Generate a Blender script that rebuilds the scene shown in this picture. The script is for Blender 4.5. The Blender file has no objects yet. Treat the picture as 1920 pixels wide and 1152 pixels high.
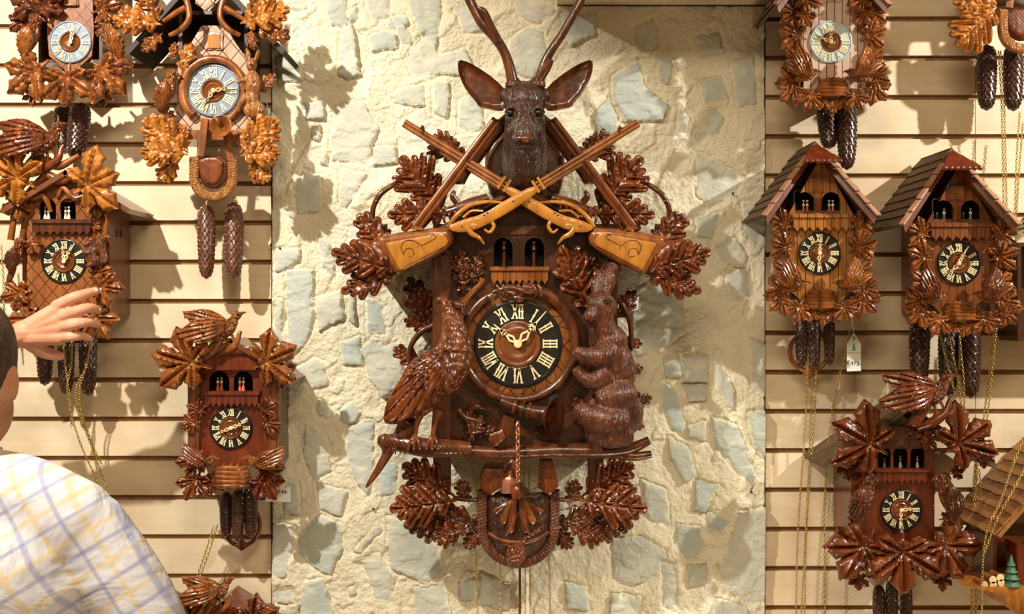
import bpy, math, random
import numpy as np
from mathutils import Vector, Matrix, geometry

# ------------------------------------------------------------------ camera, world, lights
# design unit u = one photo pixel measured on the wall plane; h = distance in front of the wall
K = 0.00125; D = 2200.0; CX, CY = 960.0, 576.0; CAMZ = 1.72
scn = bpy.context.scene
COL = scn.collection
def W(x, y, z): return Vector((x*K, y*K, CAMZ + z*K))
cam_d = bpy.data.cameras.new('camera'); cam = bpy.data.objects.new('camera', cam_d); COL.objects.link(cam)
cam.location = W(0, -D, 0); cam.rotation_euler = (math.pi/2, 0, 0)
cam_d.sensor_width = 36; cam_d.lens = 36*D/1920; cam_d.clip_start = 0.05
scn.camera = cam
scn.view_settings.view_transform = 'Standard'; scn.view_settings.look = 'None'
scn.view_settings.exposure = 0.0; scn.view_settings.gamma = 1
wd = bpy.data.worlds.new('world'); scn.world = wd; wd.use_nodes = True
wd.node_tree.nodes['Background'].inputs[0].default_value = (1.0, 0.66, 0.33, 1)
wd.node_tree.nodes['Background'].inputs[1].default_value = 0.30
def lamp(name, kind, loc, energy, color, size=0.03, aim=None, sy=None):
    l = bpy.data.lights.new(name, kind); l.energy = energy; l.color = color
    o = bpy.data.objects.new(name, l); COL.objects.link(o); o.location = loc
    if kind == 'AREA':
        l.shape = 'RECTANGLE'; l.size = size; l.size_y = sy or size
    else: l.shadow_soft_size = size
    if kind == 'SPOT': l.spot_size = math.radians(sy); l.spot_blend = 0.7
    if aim is not None:
        d = Vector(aim) - Vector(loc); o.rotation_euler = d.to_track_quat('-Z', 'Y').to_euler()
    return o
WARM = (1.0, 0.93, 0.80)
lamp('spot_light_left', 'SPOT', W(-100-960, -1300, 576+600), 305, WARM, 0.022, W(440-960, 0, 576-840), 68)
lamp('spot_light_right', 'SPOT', W(2763-960, -960, 576+425), 250, WARM, 0.022, W(1560-960, 0, 576-640), 52)
lamp('ceiling_fill_light', 'AREA', W(0, -2000, 1100), 26, (1.0, 0.80, 0.56), 0.9, W(0, 0, -50), 0.25)  # unseen soft area lamp added overhead as general fill

lamp('soffit_fill_light', 'AREA', W(330, -900, -1250), 9, (1.0, 0.82, 0.58), 0.5, W(300, -60, 576), 0.3)  # unseen lamp added below the view to brighten the soffit underside
rnd = random.Random(7)
# ------------------------------------------------------------------ materials
def newmat(name):
    m = bpy.data.materials.new(name); m.use_nodes = True
    nt = m.node_tree; b = nt.nodes['Principled BSDF']; return m, nt, b
def N(nt, typ, **kw):
    n = nt.nodes.new(typ)
    for k, v in kw.items():
        if k in n.inputs.keys(): n.inputs[k].default_value = v
        else: setattr(n, k, v)
    return n
def ramp(nt, stops):
    r = nt.nodes.new('ShaderNodeValToRGB'); e = r.color_ramp.elements
    while len(e) < len(stops): e.new(0.5)
    for i, (p, c) in enumerate(stops): e[i].position = p; e[i].color = (*c, 1)
    return r
def math_(nt, op, a, b=None):
    n = nt.nodes.new('ShaderNodeMath'); n.operation = op
    for i, v in enumerate((a, b)):
        if v is None: continue
        if isinstance(v, (int, float)): n.inputs[i].default_value = v
        else: nt.links.new(v, n.inputs[i])
    return n.outputs[0]
def wood(name, ca, cb, rough=0.30, coat=0.38, grain=(60, 60, 9), bump=0.12, bscale=1.0, kind=None, p=0.02, line=(.05, .015, .006)):
    m, nt, b = newmat(name); L = nt.links.new
    tc = N(nt, 'ShaderNodeTexCoord'); mp = N(nt, 'ShaderNodeMapping'); mp.inputs['Scale'].default_value = grain
    L(tc.outputs['Object'], mp.inputs[0])
    n1 = N(nt, 'ShaderNodeTexNoise', Scale=1.0, Detail=6.0, Roughness=0.65); L(mp.outputs[0], n1.inputs['Vector'])
    r = ramp(nt, [(0.30, ca), (0.66, cb)]); L(n1.outputs[0], r.inputs[0])
    n2 = N(nt, 'ShaderNodeTexNoise', Scale=9.0, Detail=2.0); L(tc.outputs['Object'], n2.inputs['Vector'])
    mx = N(nt, 'ShaderNodeMix', data_type='RGBA', blend_type='MULTIPLY'); L(n2.outputs[0], mx.inputs[0])
    L(r.outputs[0], mx.inputs[6]); mx.inputs[7].default_value = (.62, .5, .42, 1)
    col = mx.outputs[2]; hgt = n1.outputs[0]; bd = 0.0012*bscale
    if kind in ('lattice', 'plank', 'vplank'):
        sp = N(nt, 'ShaderNodeSeparateXYZ'); L(tc.outputs['Object'], sp.inputs[0])
        X, Z = sp.outputs[0], sp.outputs[2]
        def lines(v, per, w):
            f = math_(nt, 'PINGPONG', v, per/2); return math_(nt, 'LESS_THAN', f, w)
        if kind == 'lattice':
            zz = math_(nt, 'MULTIPLY', Z, 0.85)
            a = lines(math_(nt, 'ADD', X, zz), p, p*0.035); c = lines(math_(nt, 'SUBTRACT', X, zz), p, p*0.035)
            g = math_(nt, 'MAXIMUM', a, c)
        else: g = lines(X if kind == 'vplank' else Z, p, p*0.05)
        mx2 = N(nt, 'ShaderNodeMix', data_type='RGBA'); L(g, mx2.inputs[0]); L(col, mx2.inputs[6]); mx2.inputs[7].default_value = (*line, 1)
        col = mx2.outputs[2]
        hgt = math_(nt, 'SUBTRACT', math_(nt, 'MULTIPLY', n1.outputs[0], .4), g); bd = 0.0015
    if kind == 'fur':
        mp2 = N(nt, 'ShaderNodeMapping'); mp2.inputs['Scale'].default_value = (150, 110, 34); L(tc.outputs['Object'], mp2.inputs[0])
        n3 = N(nt, 'ShaderNodeTexNoise', Scale=1.0, Detail=3.0, Distortion=1.2); L(mp2.outputs[0], n3.inputs['Vector'])
        hgt = n3.outputs[0]; bd = 0.010*bscale
    if kind == 'feather':
        mp2 = N(nt, 'ShaderNodeMapping'); mp2.inputs['Scale'].default_value = (75*p, 75*p, 55*p); L(tc.outputs['Object'], mp2.inputs[0])
        n3 = N(nt, 'ShaderNodeTexVoronoi', Scale=1.0); L(mp2.outputs[0], n3.inputs['Vector'])
        hgt = math_(nt, 'SUBTRACT', 1.0, n3.outputs[0]); bd = 0.012*bscale
    if kind == 'carve':
        w = N(nt, 'ShaderNodeTexNoise', Scale=50.0, Detail=1.0); L(tc.outputs['Object'], w.inputs['Vector'])
        hgt = math_(nt, 'ADD', math_(nt, 'MULTIPLY', w.outputs[0], 1.0), math_(nt, 'MULTIPLY', n1.outputs[0], .3)); bd = 0.0016*bscale
    bp = N(nt, 'ShaderNodeBump', Strength=min(1, bump*7) if kind else bump*3, Distance=bd); L(hgt, bp.inputs['Height'])
    L(col, b.inputs['Base Color']); L(bp.outputs[0], b.inputs['Normal'])
    b.inputs['Roughness'].default_value = rough; b.inputs['Coat Weight'].default_value = coat; b.inputs['Coat Roughness'].default_value = 0.12
    L(bp.outputs[0], b.inputs['Coat Normal'])
    return m
def plain(name, col, rough=0.5, metal=0.0, coat=0.0, emit=None):
    m, nt, b = newmat(name)
    tc = N(nt, 'ShaderNodeTexCoord'); n = N(nt, 'ShaderNodeTexNoise', Scale=40.0, Detail=3.0); nt.links.new(tc.outputs['Object'], n.inputs['Vector'])
    r = ramp(nt, [(0.3, tuple(c*0.85 for c in col)), (0.7, tuple(min(1, c*1.1) for c in col))]); nt.links.new(n.outputs[0], r.inputs[0])
    nt.links.new(r.outputs[0], b.inputs['Base Color'])
    b.inputs['Roughness'].default_value = rough; b.inputs['Metallic'].default_value = metal; b.inputs['Coat Weight'].default_value = coat
    return m
M = {}
M['honey'] = wood('honey lacquered wood', (.17, .048, .007), (.66, .27, .045), kind='carve', bump=.1)
M['honey_dark'] = wood('brown lacquered wood', (.085, .021, .004), (.40, .135, .026), kind='carve', bump=.1)
M['walnut'] = wood('walnut lacquered wood', (.030, .008, .003), (.17, .048, .013), kind='carve', bump=.12)
M['redwood'] = wood('red brown lacquered wood', (.050, .011, .004), (.26, .066, .014), kind='carve', bump=.12)
M['ruby'] = wood('mahogany lacquered wood', (.085, .014, .005), (.22, .042, .012), rough=.3)
M['case_dark'] = wood('dark stained case', (.035, .010, .005), (.10, .030, .011), rough=.35)
M['case_mid'] = wood('brown stained case', (.13, .042, .014), (.24, .085, .028), rough=.35)
M['black_wood'] = wood('black brown wood', (.008, .004, .003), (.028, .011, .006), rough=.6, coat=0)
M['fur_dark'] = wood('dark carved fur', (.022, .009, .005), (.085, .03, .014), rough=.36, kind='fur')
M['fur_brown'] = wood('brown carved fur', (.060, .016, .005), (.22, .064, .018), rough=.36, kind='fur')
M['fur_hare'] = wood('dark brown carved hare fur', (.040, .010, .004), (.17, .048, .014), rough=.36, kind='fur')
M['fur_honey'] = wood('honey carved fur', (.25, .09, .02), (.5, .21, .05), rough=.3, kind='fur')
M['feather'] = wood('brown carved feathers', (.060, .016, .005), (.26, .078, .020), rough=.34, kind='feather', p=1.0)
M['feather_small'] = wood('fine carved feathers', (.10, .03, .007), (.44, .16, .038), rough=.3, kind='feather', p=2.2)
M['feather_red'] = wood('red carved feathers', (.060, .014, .005), (.28, .078, .02), rough=.34, kind='feather', p=2.0)
M['gold_wood'] = wood('golden yellow wood', (.36, .14, .018), (.56, .25, .035), rough=.25, bump=.08)
M['barrel_wood'] = wood('warm brown rifle wood', (.15, .045, .010), (.36, .125, .028), rough=.25)
M['lattice'] = wood('diamond carved brown board', (.20, .065, .02), (.36, .13, .035), kind='lattice', p=.031, bump=.2)
M['lattice_dark'] = wood('diamond carved dark board', (.045, .013, .005), (.14, .042, .012), kind='lattice', p=.062, bump=.2)
M['ring_lattice'] = wood('notched ring wood', (.22, .07, .015), (.38, .14, .03), kind='lattice', p=.05, bump=.2)
M['lattice_pale'] = wood('pale diamond carved board', (.52, .33, .24), (.72, .52, .40), kind='lattice', p=.036, bump=.2, rough=.25)
M['plank_honey'] = wood('honey vertical planks', (.33, .13, .03), (.52, .23, .055), kind='vplank', p=.018, bump=.2)
M['plank_red'] = wood('red brown vertical planks', (.17, .05, .016), (.28, .09, .026), kind='vplank', p=.018, bump=.2)
M['plank_pale'] = wood('pale pink vertical planks', (.62, .45, .37), (.78, .60, .50), kind='vplank', p=.0172, bump=.2, rough=.3)
M['shingle'] = wood('grey brown shingles', (.11, .065, .035), (.19, .12, .068), rough=.7, coat=0)
M['shingle_pink'] = wood('pale reddish shingles', (.38, .19, .12), (.55, .30, .20), rough=.4, coat=.2)
M['shingle_honey'] = wood('orange brown shingles', (.32, .13, .035), (.52, .25, .08), rough=.6, coat=.1)
M['cone'] = wood('pine cone cast iron', (.035, .012, .008), (.085, .03, .018), rough=.3, coat=.6)
M['cone_brown'] = wood('brown pine cone cast iron', (.10, .038, .02), (.20, .085, .045), rough=.32, coat=.5)
M['brass'] = plain('brass chain', (.75, .55, .18), .3, 1.0)
M['copper'] = plain('copper', (.75, .33, .2), .25, .8, .3)
M['ivory'] = plain('ivory numerals', (.86, .76, .46), .45)
M['hand'] = plain('carved bone hands', (.92, .72, .42), .4)
M['hand_dark'] = plain('gilded carved hands', (.55, .40, .18), .4)
M['dial_black'] = plain('black dial', (.012, .010, .009), .35, 0, .2)
M['dial_slate'] = plain('slate blue dial', (.22, .27, .36), .3, 0, .5)
M['dial_blue'] = plain('pale blue dial', (.44, .58, .68), .3, 0, .4)
M['bullseye'] = wood('turned dial centre', (.15, .045, .013), (.25, .085, .022), rough=.25)
M['eye'] = plain('glossy black', (.006, .004, .004), .08, 0, .8)
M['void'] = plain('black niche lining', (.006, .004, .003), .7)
M['fig_red'] = plain('orange red paint', (.62, .14, .06), .5)
M['fig_white'] = plain('cream paint', (.85, .78, .62), .5)
M['fig_skin'] = plain('figure skin', (.75, .42, .26), .5)
M['fig_blue'] = plain('blue green paint', (.10, .28, .35), .5)
M['fig_dark'] = plain('dark paint', (.03, .025, .022), .5)
M['tree_green'] = plain('dark green paint', (.05, .17, .09), .6)
M['log_end'] = plain('cut log ends', (.80, .62, .34), .6)
M['paper'] = plain('white paper', (.86, .88, .82), .7)
M['tag_green'] = plain('green print', (.12, .55, .32), .7)
M['ink'] = plain('black ink', (.03, .03, .03), .7)
M['sticker'] = plain('green sticker', (.02, .30, .10), .5)

# ------------------------------------------------------------------ coordinate helpers
class Tr:
    def __init__(s, bx=0, by=0, cx=0, cy=0, sc=1.0, dh=0, mirror=False):
        s.bx, s.by, s.cx, s.cy, s.sc, s.dh, s.mi = bx, by, cx, cy, sc, dh, (-1 if mirror else 1)
    def px(s, x, y): return s.cx + s.mi*s.sc*(x-s.bx), s.cy + s.sc*(y-s.by)
T = Tr()
def setT(*a, **k):
    global T; T = Tr(*a, **k)
def fac(h): return (D-h-T.dh)/D
def Q(x, y, h, hr=None):
    """photo pixel (design frame of the current clock) at distance h from the wall -> u coordinates"""
    X, Y = T.px(x, y); f = fac(h if hr is None else hr)
    return np.array([(X-CX)*f, -(h+T.dh), (CY-Y)*f])
def R(r, h): return r*T.sc*fac(h)

# ------------------------------------------------------------------ mesh builder
class MB:
    def __init__(s): s.v = []; s.f = []; s.m = []; s.n = 0
    def add(s, v, f, mi=0):
        v = np.asarray(v, float).reshape(-1, 3); s.v.append(v)
        s.f += [tuple(i+s.n for i in q) for q in f]; s.m += [mi]*len(f); s.n += len(v); return s
    def data(s): return np.vstack(s.v), s.f, s.m
    def hexa(s, c8, mi=0):
        return s.add(c8, [(0,3,2,1),(4,5,6,7),(0,1,5,4),(1,2,6,5),(2,3,7,6),(3,0,4,7)], mi)
    def boxu(s, x0, x1, y0, y1, z0, z1, mi=0):
        return s.hexa([(x0,y0,z0),(x1,y0,z0),(x1,y1,z0),(x0,y1,z0),(x0,y0,z1),(x1,y0,z1),(x1,y1,z1),(x0,y1,z1)], mi)
    def box(s, x0, x1, y0, y1, h0, h1, mi=0, hr=None):
        """box whose FRONT face (at h1) covers the pixel rectangle"""
        a = Q(x0, y1, h1, hr); b = Q(x1, y0, h1, hr)
        xa, xb = min(a[0], b[0]), max(a[0], b[0])
        return s.boxu(xa, xb, -(h1+T.dh), -(h0+T.dh), a[2], b[2], mi)
    def bar(s, p0, p1, w, h0, h1, mi=0, w2=None):
        """flat bar between two pixels"""
        p0 = np.array(p0, float); p1 = np.array(p1, float); d = p1-p0; n = np.array([-d[1], d[0]])/(np.hypot(*d)+1e-9)
        w2 = w if w2 is None else w2
        c = [p0-n*w/2, p1-n*w2/2, p1+n*w2/2, p0+n*w/2]
        lo = [Q(x, y, h0, h1) for x, y in c]; hi = [Q(x, y, h1) for x, y in c]
        return s.hexa(lo+hi, mi)
    def tube(s, pts, rad, seg=10, mi=0, flat=1.0):
        """pts in u"""
        P = [np.array(p, float) for p in pts]; n = len(P)
        rad = [rad]*n if np.isscalar(rad) else list(rad)
        up = np.array([0., 1., 0.]); V = []
        for i in range(n):
            t = P[min(i+1, n-1)]-P[max(i-1, 0)]; t = t/(np.linalg.norm(t)+1e-9)
            a = np.cross(t, up)
            if np.linalg.norm(a) < .15: a = np.cross(t, np.array([1., 0, 0]))
            a /= np.linalg.norm(a); b = np.cross(a, t)
            for k in range(seg):
                an = 2*math.pi*k/seg; V.append(P[i]+rad[i]*(math.cos(an)*a+math.sin(an)*b*flat))
        F = [(i*seg+k, i*seg+(k+1) % seg, (i+1)*seg+(k+1) % seg, (i+1)*seg+k) for i in range(n-1) for k in range(seg)]
        V.append(P[0]); V.append(P[-1]); c0 = n*seg
        F += [(c0, (k+1) % seg, k) for k in range(seg)] + [(c0+1, (n-1)*seg+k, (n-1)*seg+(k+1) % seg) for k in range(seg)]
        return s.add(V, F, mi)
    def ptube(s, pts, rad, seg=10, mi=0, sub=5, closed=False):
        """pts = (px,py,h); radius in px; smoothed"""
        n = len(pts); rr = [rad]*n if np.isscalar(rad) else rad
        c = catmull([list(p)+[r] for p, r in zip(pts, rr)], sub)
        return s.tube([Q(p[0], p[1], p[2]) for p in c], [max(.05, R(p[3], p[2])) for p in c], seg, mi)
    def ell(s, c, r, seg=16, rot=None, mi=0):
        """c,r in u"""
        V = []; rings = seg//2
        for i in range(1, rings):
            th = math.pi*i/rings
            for k in range(seg):
                ph = 2*math.pi*k/seg; V.append((math.sin(th)*math.cos(ph)*r[0], math.sin(th)*math.sin(ph)*r[1], math.cos(th)*r[2]))
        V += [(0, 0, r[2]), (0, 0, -r[2])]; V = np.array(V)
        if rot is not None: V = V @ np.array(rot).T
        V = V+np.array(c); F = [(i*seg+k, (i+1)*seg+k, (i+1)*seg+(k+1) % seg, i*seg+(k+1) % seg) for i in range(rings-2) for k in range(seg)]
        t = (rings-1)*seg
        F += [(t, k, (k+1) % seg) for k in range(seg)] + [(t+1, (rings-2)*seg+(k+1) % seg, (rings-2)*seg+k) for k in range(seg)]
        return s.add(V, F, mi)
    def pell(s, x, y, h, rx, ry, rh, ang=0, seg=16, mi=0):
        """ellipsoid at pixel; ang = in-plane rotation (deg, clockwise on screen) of the rx axis"""
        f = T.sc*fac(h); a = -math.radians(ang)*T.mi
        rot = np.array([[math.cos(a), 0, -math.sin(a)], [0, 1, 0], [math.sin(a), 0, math.cos(a)]])
        return s.ell(Q(x, y, h), (rx*f, rh*f, ry*f), seg, rot, mi)
    def lathe(s, c, axis, prof, seg=32, mi=0):
        """c in u; axis vector; prof [(t,r)] in u"""
        ax = np.array(axis, float); ax /= np.linalg.norm(ax)
        a = np.cross(ax, [0, 0, 1.]) if abs(ax[2]) < .9 else np.cross(ax, [1., 0, 0]); a /= np.linalg.norm(a); b = np.cross(ax, a)
        V = []; c = np.array(c)
        for t, r in prof:
            for k in range(seg):
                an = 2*math.pi*k/seg; V.append(c+ax*t+max(r, 1e-4)*(math.cos(an)*a+math.sin(an)*b))
        n = len(prof)
        F = [(i*seg+k, i*seg+(k+1) % seg, (i+1)*seg+(k+1) % seg, (i+1)*seg+k) for i in range(n-1) for k in range(seg)]
        return s.add(V, F, mi)
def catmull(P, sub=5):
    P = [np.array(p, float) for p in P]; out = []
    for i in range(len(P)-1):
        p0 = P[i-1] if i else 2*P[0]-P[1]; p1, p2 = P[i], P[i+1]; p3 = P[i+2] if i+2 < len(P) else 2*P[-1]-P[-2]
        for k in range(sub):
            t = k/sub; out.append(.5*((2*p1)+(p2-p0)*t+(2*p0-5*p1+4*p2-p3)*t*t+(3*p1-p0-3*p2+p3)*t**3))
    out.append(P[-1]); return out
def to_mesh(name, mb, root, mats, smooth=True, sharp=50):
    v, f, mi = mb.data() if isinstance(mb, MB) else mb
    me = bpy.data.meshes.new(name)
    rl = root if root is not None else Vector((0, 0, 0))
    vv = np.array(v)*K; vv[:, 2] += CAMZ; vv -= np.array(rl)
    me.from_pydata(vv.tolist(), [], f); 
    if not isinstance(mats, (list, tuple)): mats = [mats]
    for m in mats: me.materials.append(M[m] if isinstance(m, str) else m)
    if len(mats) > 1: me.polygons.foreach_set('material_index', mi)
    me.validate()
    if smooth:
        me.polygons.foreach_set('use_smooth', [True]*len(me.polygons))
        if sharp: me.set_sharp_from_angle(angle=math.radians(sharp))
    me.update(); return me
ROOTLOC = {}
def part(name, mb, mats, parent, smooth=True, sharp=50, label=None):
    rl = ROOTLOC[parent.name]
    me = to_mesh(name, mb, rl, mats, smooth, sharp)
    o = bpy.data.objects.new(name, me); COL.objects.link(o); o.parent = parent; ROOTLOC[o.name] = rl
    if label: o['label'] = label
    return o
def thing(name, label, cat, loc_u, group=None):
    o = bpy.data.objects.new(name, None); COL.objects.link(o); o.empty_display_size = .05
    o.location = W(*loc_u); o['label'] = label; o['category'] = cat
    if group: o['group'] = group
    ROOTLOC[o.name] = o.location.copy(); return o
def single(name, mb, mats, label, cat, loc_u=None, group=None, smooth=True, sharp=50, kind=None):
    v = mb.data()[0]
    if loc_u is None: loc_u = v.mean(0)
    me = to_mesh(name, mb, W(*loc_u), mats, smooth, sharp)
    o = bpy.data.objects.new(name, me); COL.objects.link(o); o.location = W(*loc_u); ROOTLOC[o.name] = o.location.copy()
    if label: o['label'] = label
    if cat: o['category'] = cat
    if group: o['group'] = group
    if kind: o['kind'] = kind
    return o
def copy_tree(o, parent=None):
    c = o.copy(); COL.objects.link(c); c.parent = parent
    for ch in list(o.children): copy_tree(ch, c)
    return c

# ------------------------------------------------------------------ carved relief
def in_poly(px, py, poly):
    x0, y0 = poly[:, 0], poly[:, 1]; x1, y1 = np.roll(x0, -1), np.roll(y0, -1)
    c = np.zeros(px.shape, bool)
    for a, b, d, e in zip(x0, y0, x1, y1):
        if b == e: continue
        k = ((b > py) != (e > py)) & (px < (d-a)*(py-b)/(e-b)+a); c ^= k
    return c
def seg_dist(px, py, ax, ay, bx, by):
    dx, dy = bx-ax, by-ay; t = np.clip(((px-ax)*dx+(py-ay)*dy)/(dx*dx+dy*dy+1e-9), 0, 1)
    return np.hypot(px-ax-t*dx, py-ay-t*dy)
def poly_dist(px, py, poly):
    a = poly; b = np.roll(poly, -1, 0); d = b-a; L2 = (d**2).sum(1)+1e-9
    X = px[:, None]-a[None, :, 0]; Y = py[:, None]-a[None, :, 1]
    t = np.clip((X*d[None, :, 0]+Y*d[None, :, 1])/L2[None], 0, 1)
    return np.sqrt(((X-t*d[None, :, 0])**2+(Y-t*d[None, :, 1])**2).min(1))
def densify(P, res):
    out = []; n = len(P)
    for i in range(n):
        a, b = P[i], P[(i+1) % n]; L = np.hypot(*(b-a)); k = max(1, int(math.ceil(L/res)))
        for j in range(k): out.append(a+(b-a)*j/k)
    return np.array(out)
def chaikin(P, it=1):
    P = np.array(P, float)
    for _ in range(it):
        Qn = np.roll(P, -1, 0); P = np.stack([.75*P+.25*Qn, .25*P+.75*Qn], 1).reshape(-1, 2)
    return P
def relief(outline, h0, th, dome=0, domew=10, fn=None, holes=(), res=5, bottom=None, mb=None, mi=0, rim=.35):
    """solid carved piece: outline in px, back at h0, front at h0+th (+dome +fn)"""
    mb = mb or MB()
    loops = [densify(np.array(outline, float), res)]+[densify(np.array(h, float), res) for h in holes]
    allp = np.vstack(loops); mn, mx = allp.min(0), allp.max(0)
    gx, gy = np.meshgrid(np.arange(mn[0], mx[0], res), np.arange(mn[1], mx[1], res*.87))
    gx = gx+(np.arange(gx.shape[0]) % 2)[:, None]*res*.5; gx = gx.ravel(); gy = gy.ravel()
    k = in_poly(gx, gy, loops[0])
    for L in loops[1:]: k &= ~in_poly(gx, gy, L)
    gx, gy = gx[k], gy[k]
    if len(gx):
        d = np.min([poly_dist(gx, gy, L) for L in loops], 0); k = d > res*.5; gx, gy = gx[k], gy[k]
    pts = [Vector((float(a), float(b))) for a, b in allp]+[Vector((float(a), float(b))) for a, b in zip(gx, gy)]
    edges = []; o = 0
    for L in loops:
        n = len(L); edges += [(o+i, o+(i+1) % n) for i in range(n)]; o += n
    ov, oe, of, _, _, _ = geometry.delaunay_2d_cdt(pts, edges, [], 0, 1e-4)
    V = np.array([(v.x, v.y) for v in ov]); F = np.array([f for f in of])
    c = V[F].mean(1); k = in_poly(c[:, 0], c[:, 1], loops[0])
    for L in loops[1:]: k &= ~in_poly(c[:, 0], c[:, 1], L)
    F = F[k]; used = np.unique(F); rm = -np.ones(len(V), int); rm[used] = np.arange(len(used)); V = V[used]; F = rm[F]
    d = np.min([poly_dist(V[:, 0], V[:, 1], L) for L in loops], 0)
    s = np.clip(d/domew, 0, 1); H = h0+th+dome*np.sqrt(np.maximum(0, s*(2-s)))
    if fn is not None: H = H+fn(V[:, 0], V[:, 1], d)
    n = len(V); B = np.full(n, h0, float)
    if bottom is not None: B = B+bottom(V[:, 0], V[:, 1], d)
    H = np.maximum(H, B+.6)
    f = (D-h0-th-T.dh)/D
    X = (T.cx+T.mi*T.sc*(V[:, 0]-T.bx)-CX)*f; Z = (CY-(T.cy+T.sc*(V[:, 1]-T.by)))*f
    top = np.stack([X, -(H+T.dh), Z], 1); bot = np.stack([X, -(B+T.dh), Z], 1)
    from collections import Counter
    ec = {}
    for t in F.tolist():
        for a, b in ((t[0], t[1]), (t[1], t[2]), (t[2], t[0])): ec[(a, b)] = 1
    side = [(a, b) for (a, b) in ec if (b, a) not in ec]
    flip = T.mi < 0
    Fl = F.tolist()
    faces = [tuple(t) for t in Fl]+[(t[2]+n, t[1]+n, t[0]+n) for t in Fl]+[(b, a, a+n, b+n) for a, b in side]
    # orientation: top normals must face -y
    t0 = Fl[0]; nn = np.cross(top[t0[1]]-top[t0[0]], top[t0[2]]-top[t0[0]])
    if nn[1] > 0: faces = [tuple(reversed(q)) for q in faces]
    mb.add(np.vstack([top, bot]), faces, mi); return mb

def xf(P, base, tip):
    """local (x along 0..1, y) -> px"""
    b = np.array(base, float); t = np.array(tip, float); d = t-b; n = np.array([-d[1], d[0]])
    P = np.array(P, float); return b+P[:, :1]*d+P[:, 1:]*n
def inv(base, tip):
    b = np.array(base, float); d = np.array(tip, float)-b; L2 = (d**2).sum()
    def g(x, y):
        X, Y = x-b[0], y-b[1]; return (X*d[0]+Y*d[1])/L2, (-X*d[1]+Y*d[0])/L2
    return g, math.sqrt(L2)
def oak_outline(w=1.0, n=4, seed=0):
    r = random.Random(seed); up = [(0.0, .018), (.08, .02)]; veins = [((0, 0), (.97, 0))]
    lens = {3: [.25, .33, .24], 4: [.20, .33, .34, .23], 5: [.18, .28, .35, .32, .22]}[n]
    dt = .56/(n-1)
    for k in range(n):
        t = .14+.56*k/(n-1); l = lens[k]*w*(.92+.16*r.random()); a = math.radians(58-16*k/(n-1)); dx, dy = math.cos(a), math.sin(a)
        rr = min(.075, dt*.5*math.sin(a)*.98)*(1.0 if k else .9); c = (t+dx*(l-rr), dy*(l-rr)); veins.append(((t, 0), (t+dx*l*.93, dy*l*.93)))
        if k == 0: up.append((t-.03, .05))
        for q in range(-2, 3):
            an = a+math.radians(-q*45); up.append((c[0]+rr*math.cos(an), c[1]+rr*math.sin(an)))
        sl = l*.60 if k < n-1 else l*.42
        up.append((t+dt*.5+dx*sl, dy*sl))
    rr = .085
    for an in (100, 60, 25): up.append((.915+rr*math.cos(math.radians(an)), rr*math.sin(math.radians(an))))
    up.append((1.0, 0))
    low = [(x, -y) for x, y in reversed(up[:-1])]
    vs = veins+[((a[0], -a[1]), (b[0], -b[1])) for a, b in veins[1:]]
    return chaikin(up+low, 1), vs
def maple_outline(seed=0, w=1.0):
    r = random.Random(seed); c = (.33, 0); P = []; veins = [((0, 0), (.98, 0))]
    lob = [(-114, .40), (-56, .60), (0, .67), (56, .60), (114, .40)]
    P.append((0, -.02)); P.append((.16, -.03))
    for i, (a, l) in enumerate(lob):
        a = math.radians(a+(r.random()-.5)*10); l *= (.93+.14*r.random())*(w if i != 2 else 1)
        ca, sa = math.cos(a), math.sin(a)
        for (x, y) in ((.38, -.13), (.52, -.215), (.60, -.19), (.71, -.235), (.82, -.13), (1, 0), (.82, .13), (.71, .235), (.60, .19), (.52, .215), (.38, .13)):
            X, Y = x*l, y*l*1.25; P.append((c[0]+X*ca-Y*sa, c[1]+X*sa+Y*ca))
        if i != 2: veins.append((c, (c[0]+l*.93*ca, c[1]+l*.93*sa)))
        if i < 4:
            m = math.radians((lob[i][0]+lob[i+1][0])/2); P.append((c[0]+.255*math.cos(m), c[1]+.255*math.sin(m)))
    P.append((.16, .03)); P.append((0, .02))
    return np.array(P), veins
def leaf(kind, base, tip, h0, lift=.12, seed=0, w=1.0, th=3, n=4, fine=32, mb=None, droop=.18):
    if kind == 'oak': o, vs = oak_outline(w, n, seed)
    else: o, vs = maple_outline(seed, w)
    g, L = inv(base, tip); r = random.Random(seed); ph = r.random()*6; tw = (r.random()-.5)*.25
    O = xf(o, base, tip)
    def fn(x, y, d):
        X, Y = g(x, y); dd = d/L
        ds = np.stack([seg_dist(X, Y, a[0], a[1], b[0], b[1]) for a, b in vs])
        so = np.sort(ds, 0); dv = so[0]; val = np.exp(-((so[1]-so[0])/.022)**2)*np.clip((dv-.025)/.03, 0, 1)
        z = .05*np.sin(np.pi/2*np.clip(dd/.05, 0, 1))+.05*np.clip(dv/.05, 0, 1)-.035*np.exp(-(dv/.016)**2)-.06*val
        if kind != 'oak': z = z+.03*np.exp(-((dv-.055)/.025)**2)
        return L*z
    def base_fn(x, y, d):
        X, Y = g(x, y)
        if kind == 'oak': z = lift*X+droop*(.25*np.sin(np.pi*X)-1.3*Y*Y)+tw*Y*.6+.02*np.sin(14*X+ph)*np.sign(Y)*np.minimum(1, np.abs(Y)*8)
        else:
            rr = np.hypot(X-.33, Y); z = lift*X+droop*(.9*rr-1.6*rr*rr)+tw*Y*.6+.05*np.sin(3*np.arctan2(Y, X-.33)+ph)*rr
        return L*z
    return relief(O, h0, th, fn=lambda x, y, d: fn(x, y, d)+base_fn(x, y, d), bottom=base_fn, res=L/fine, mb=mb)
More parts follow.
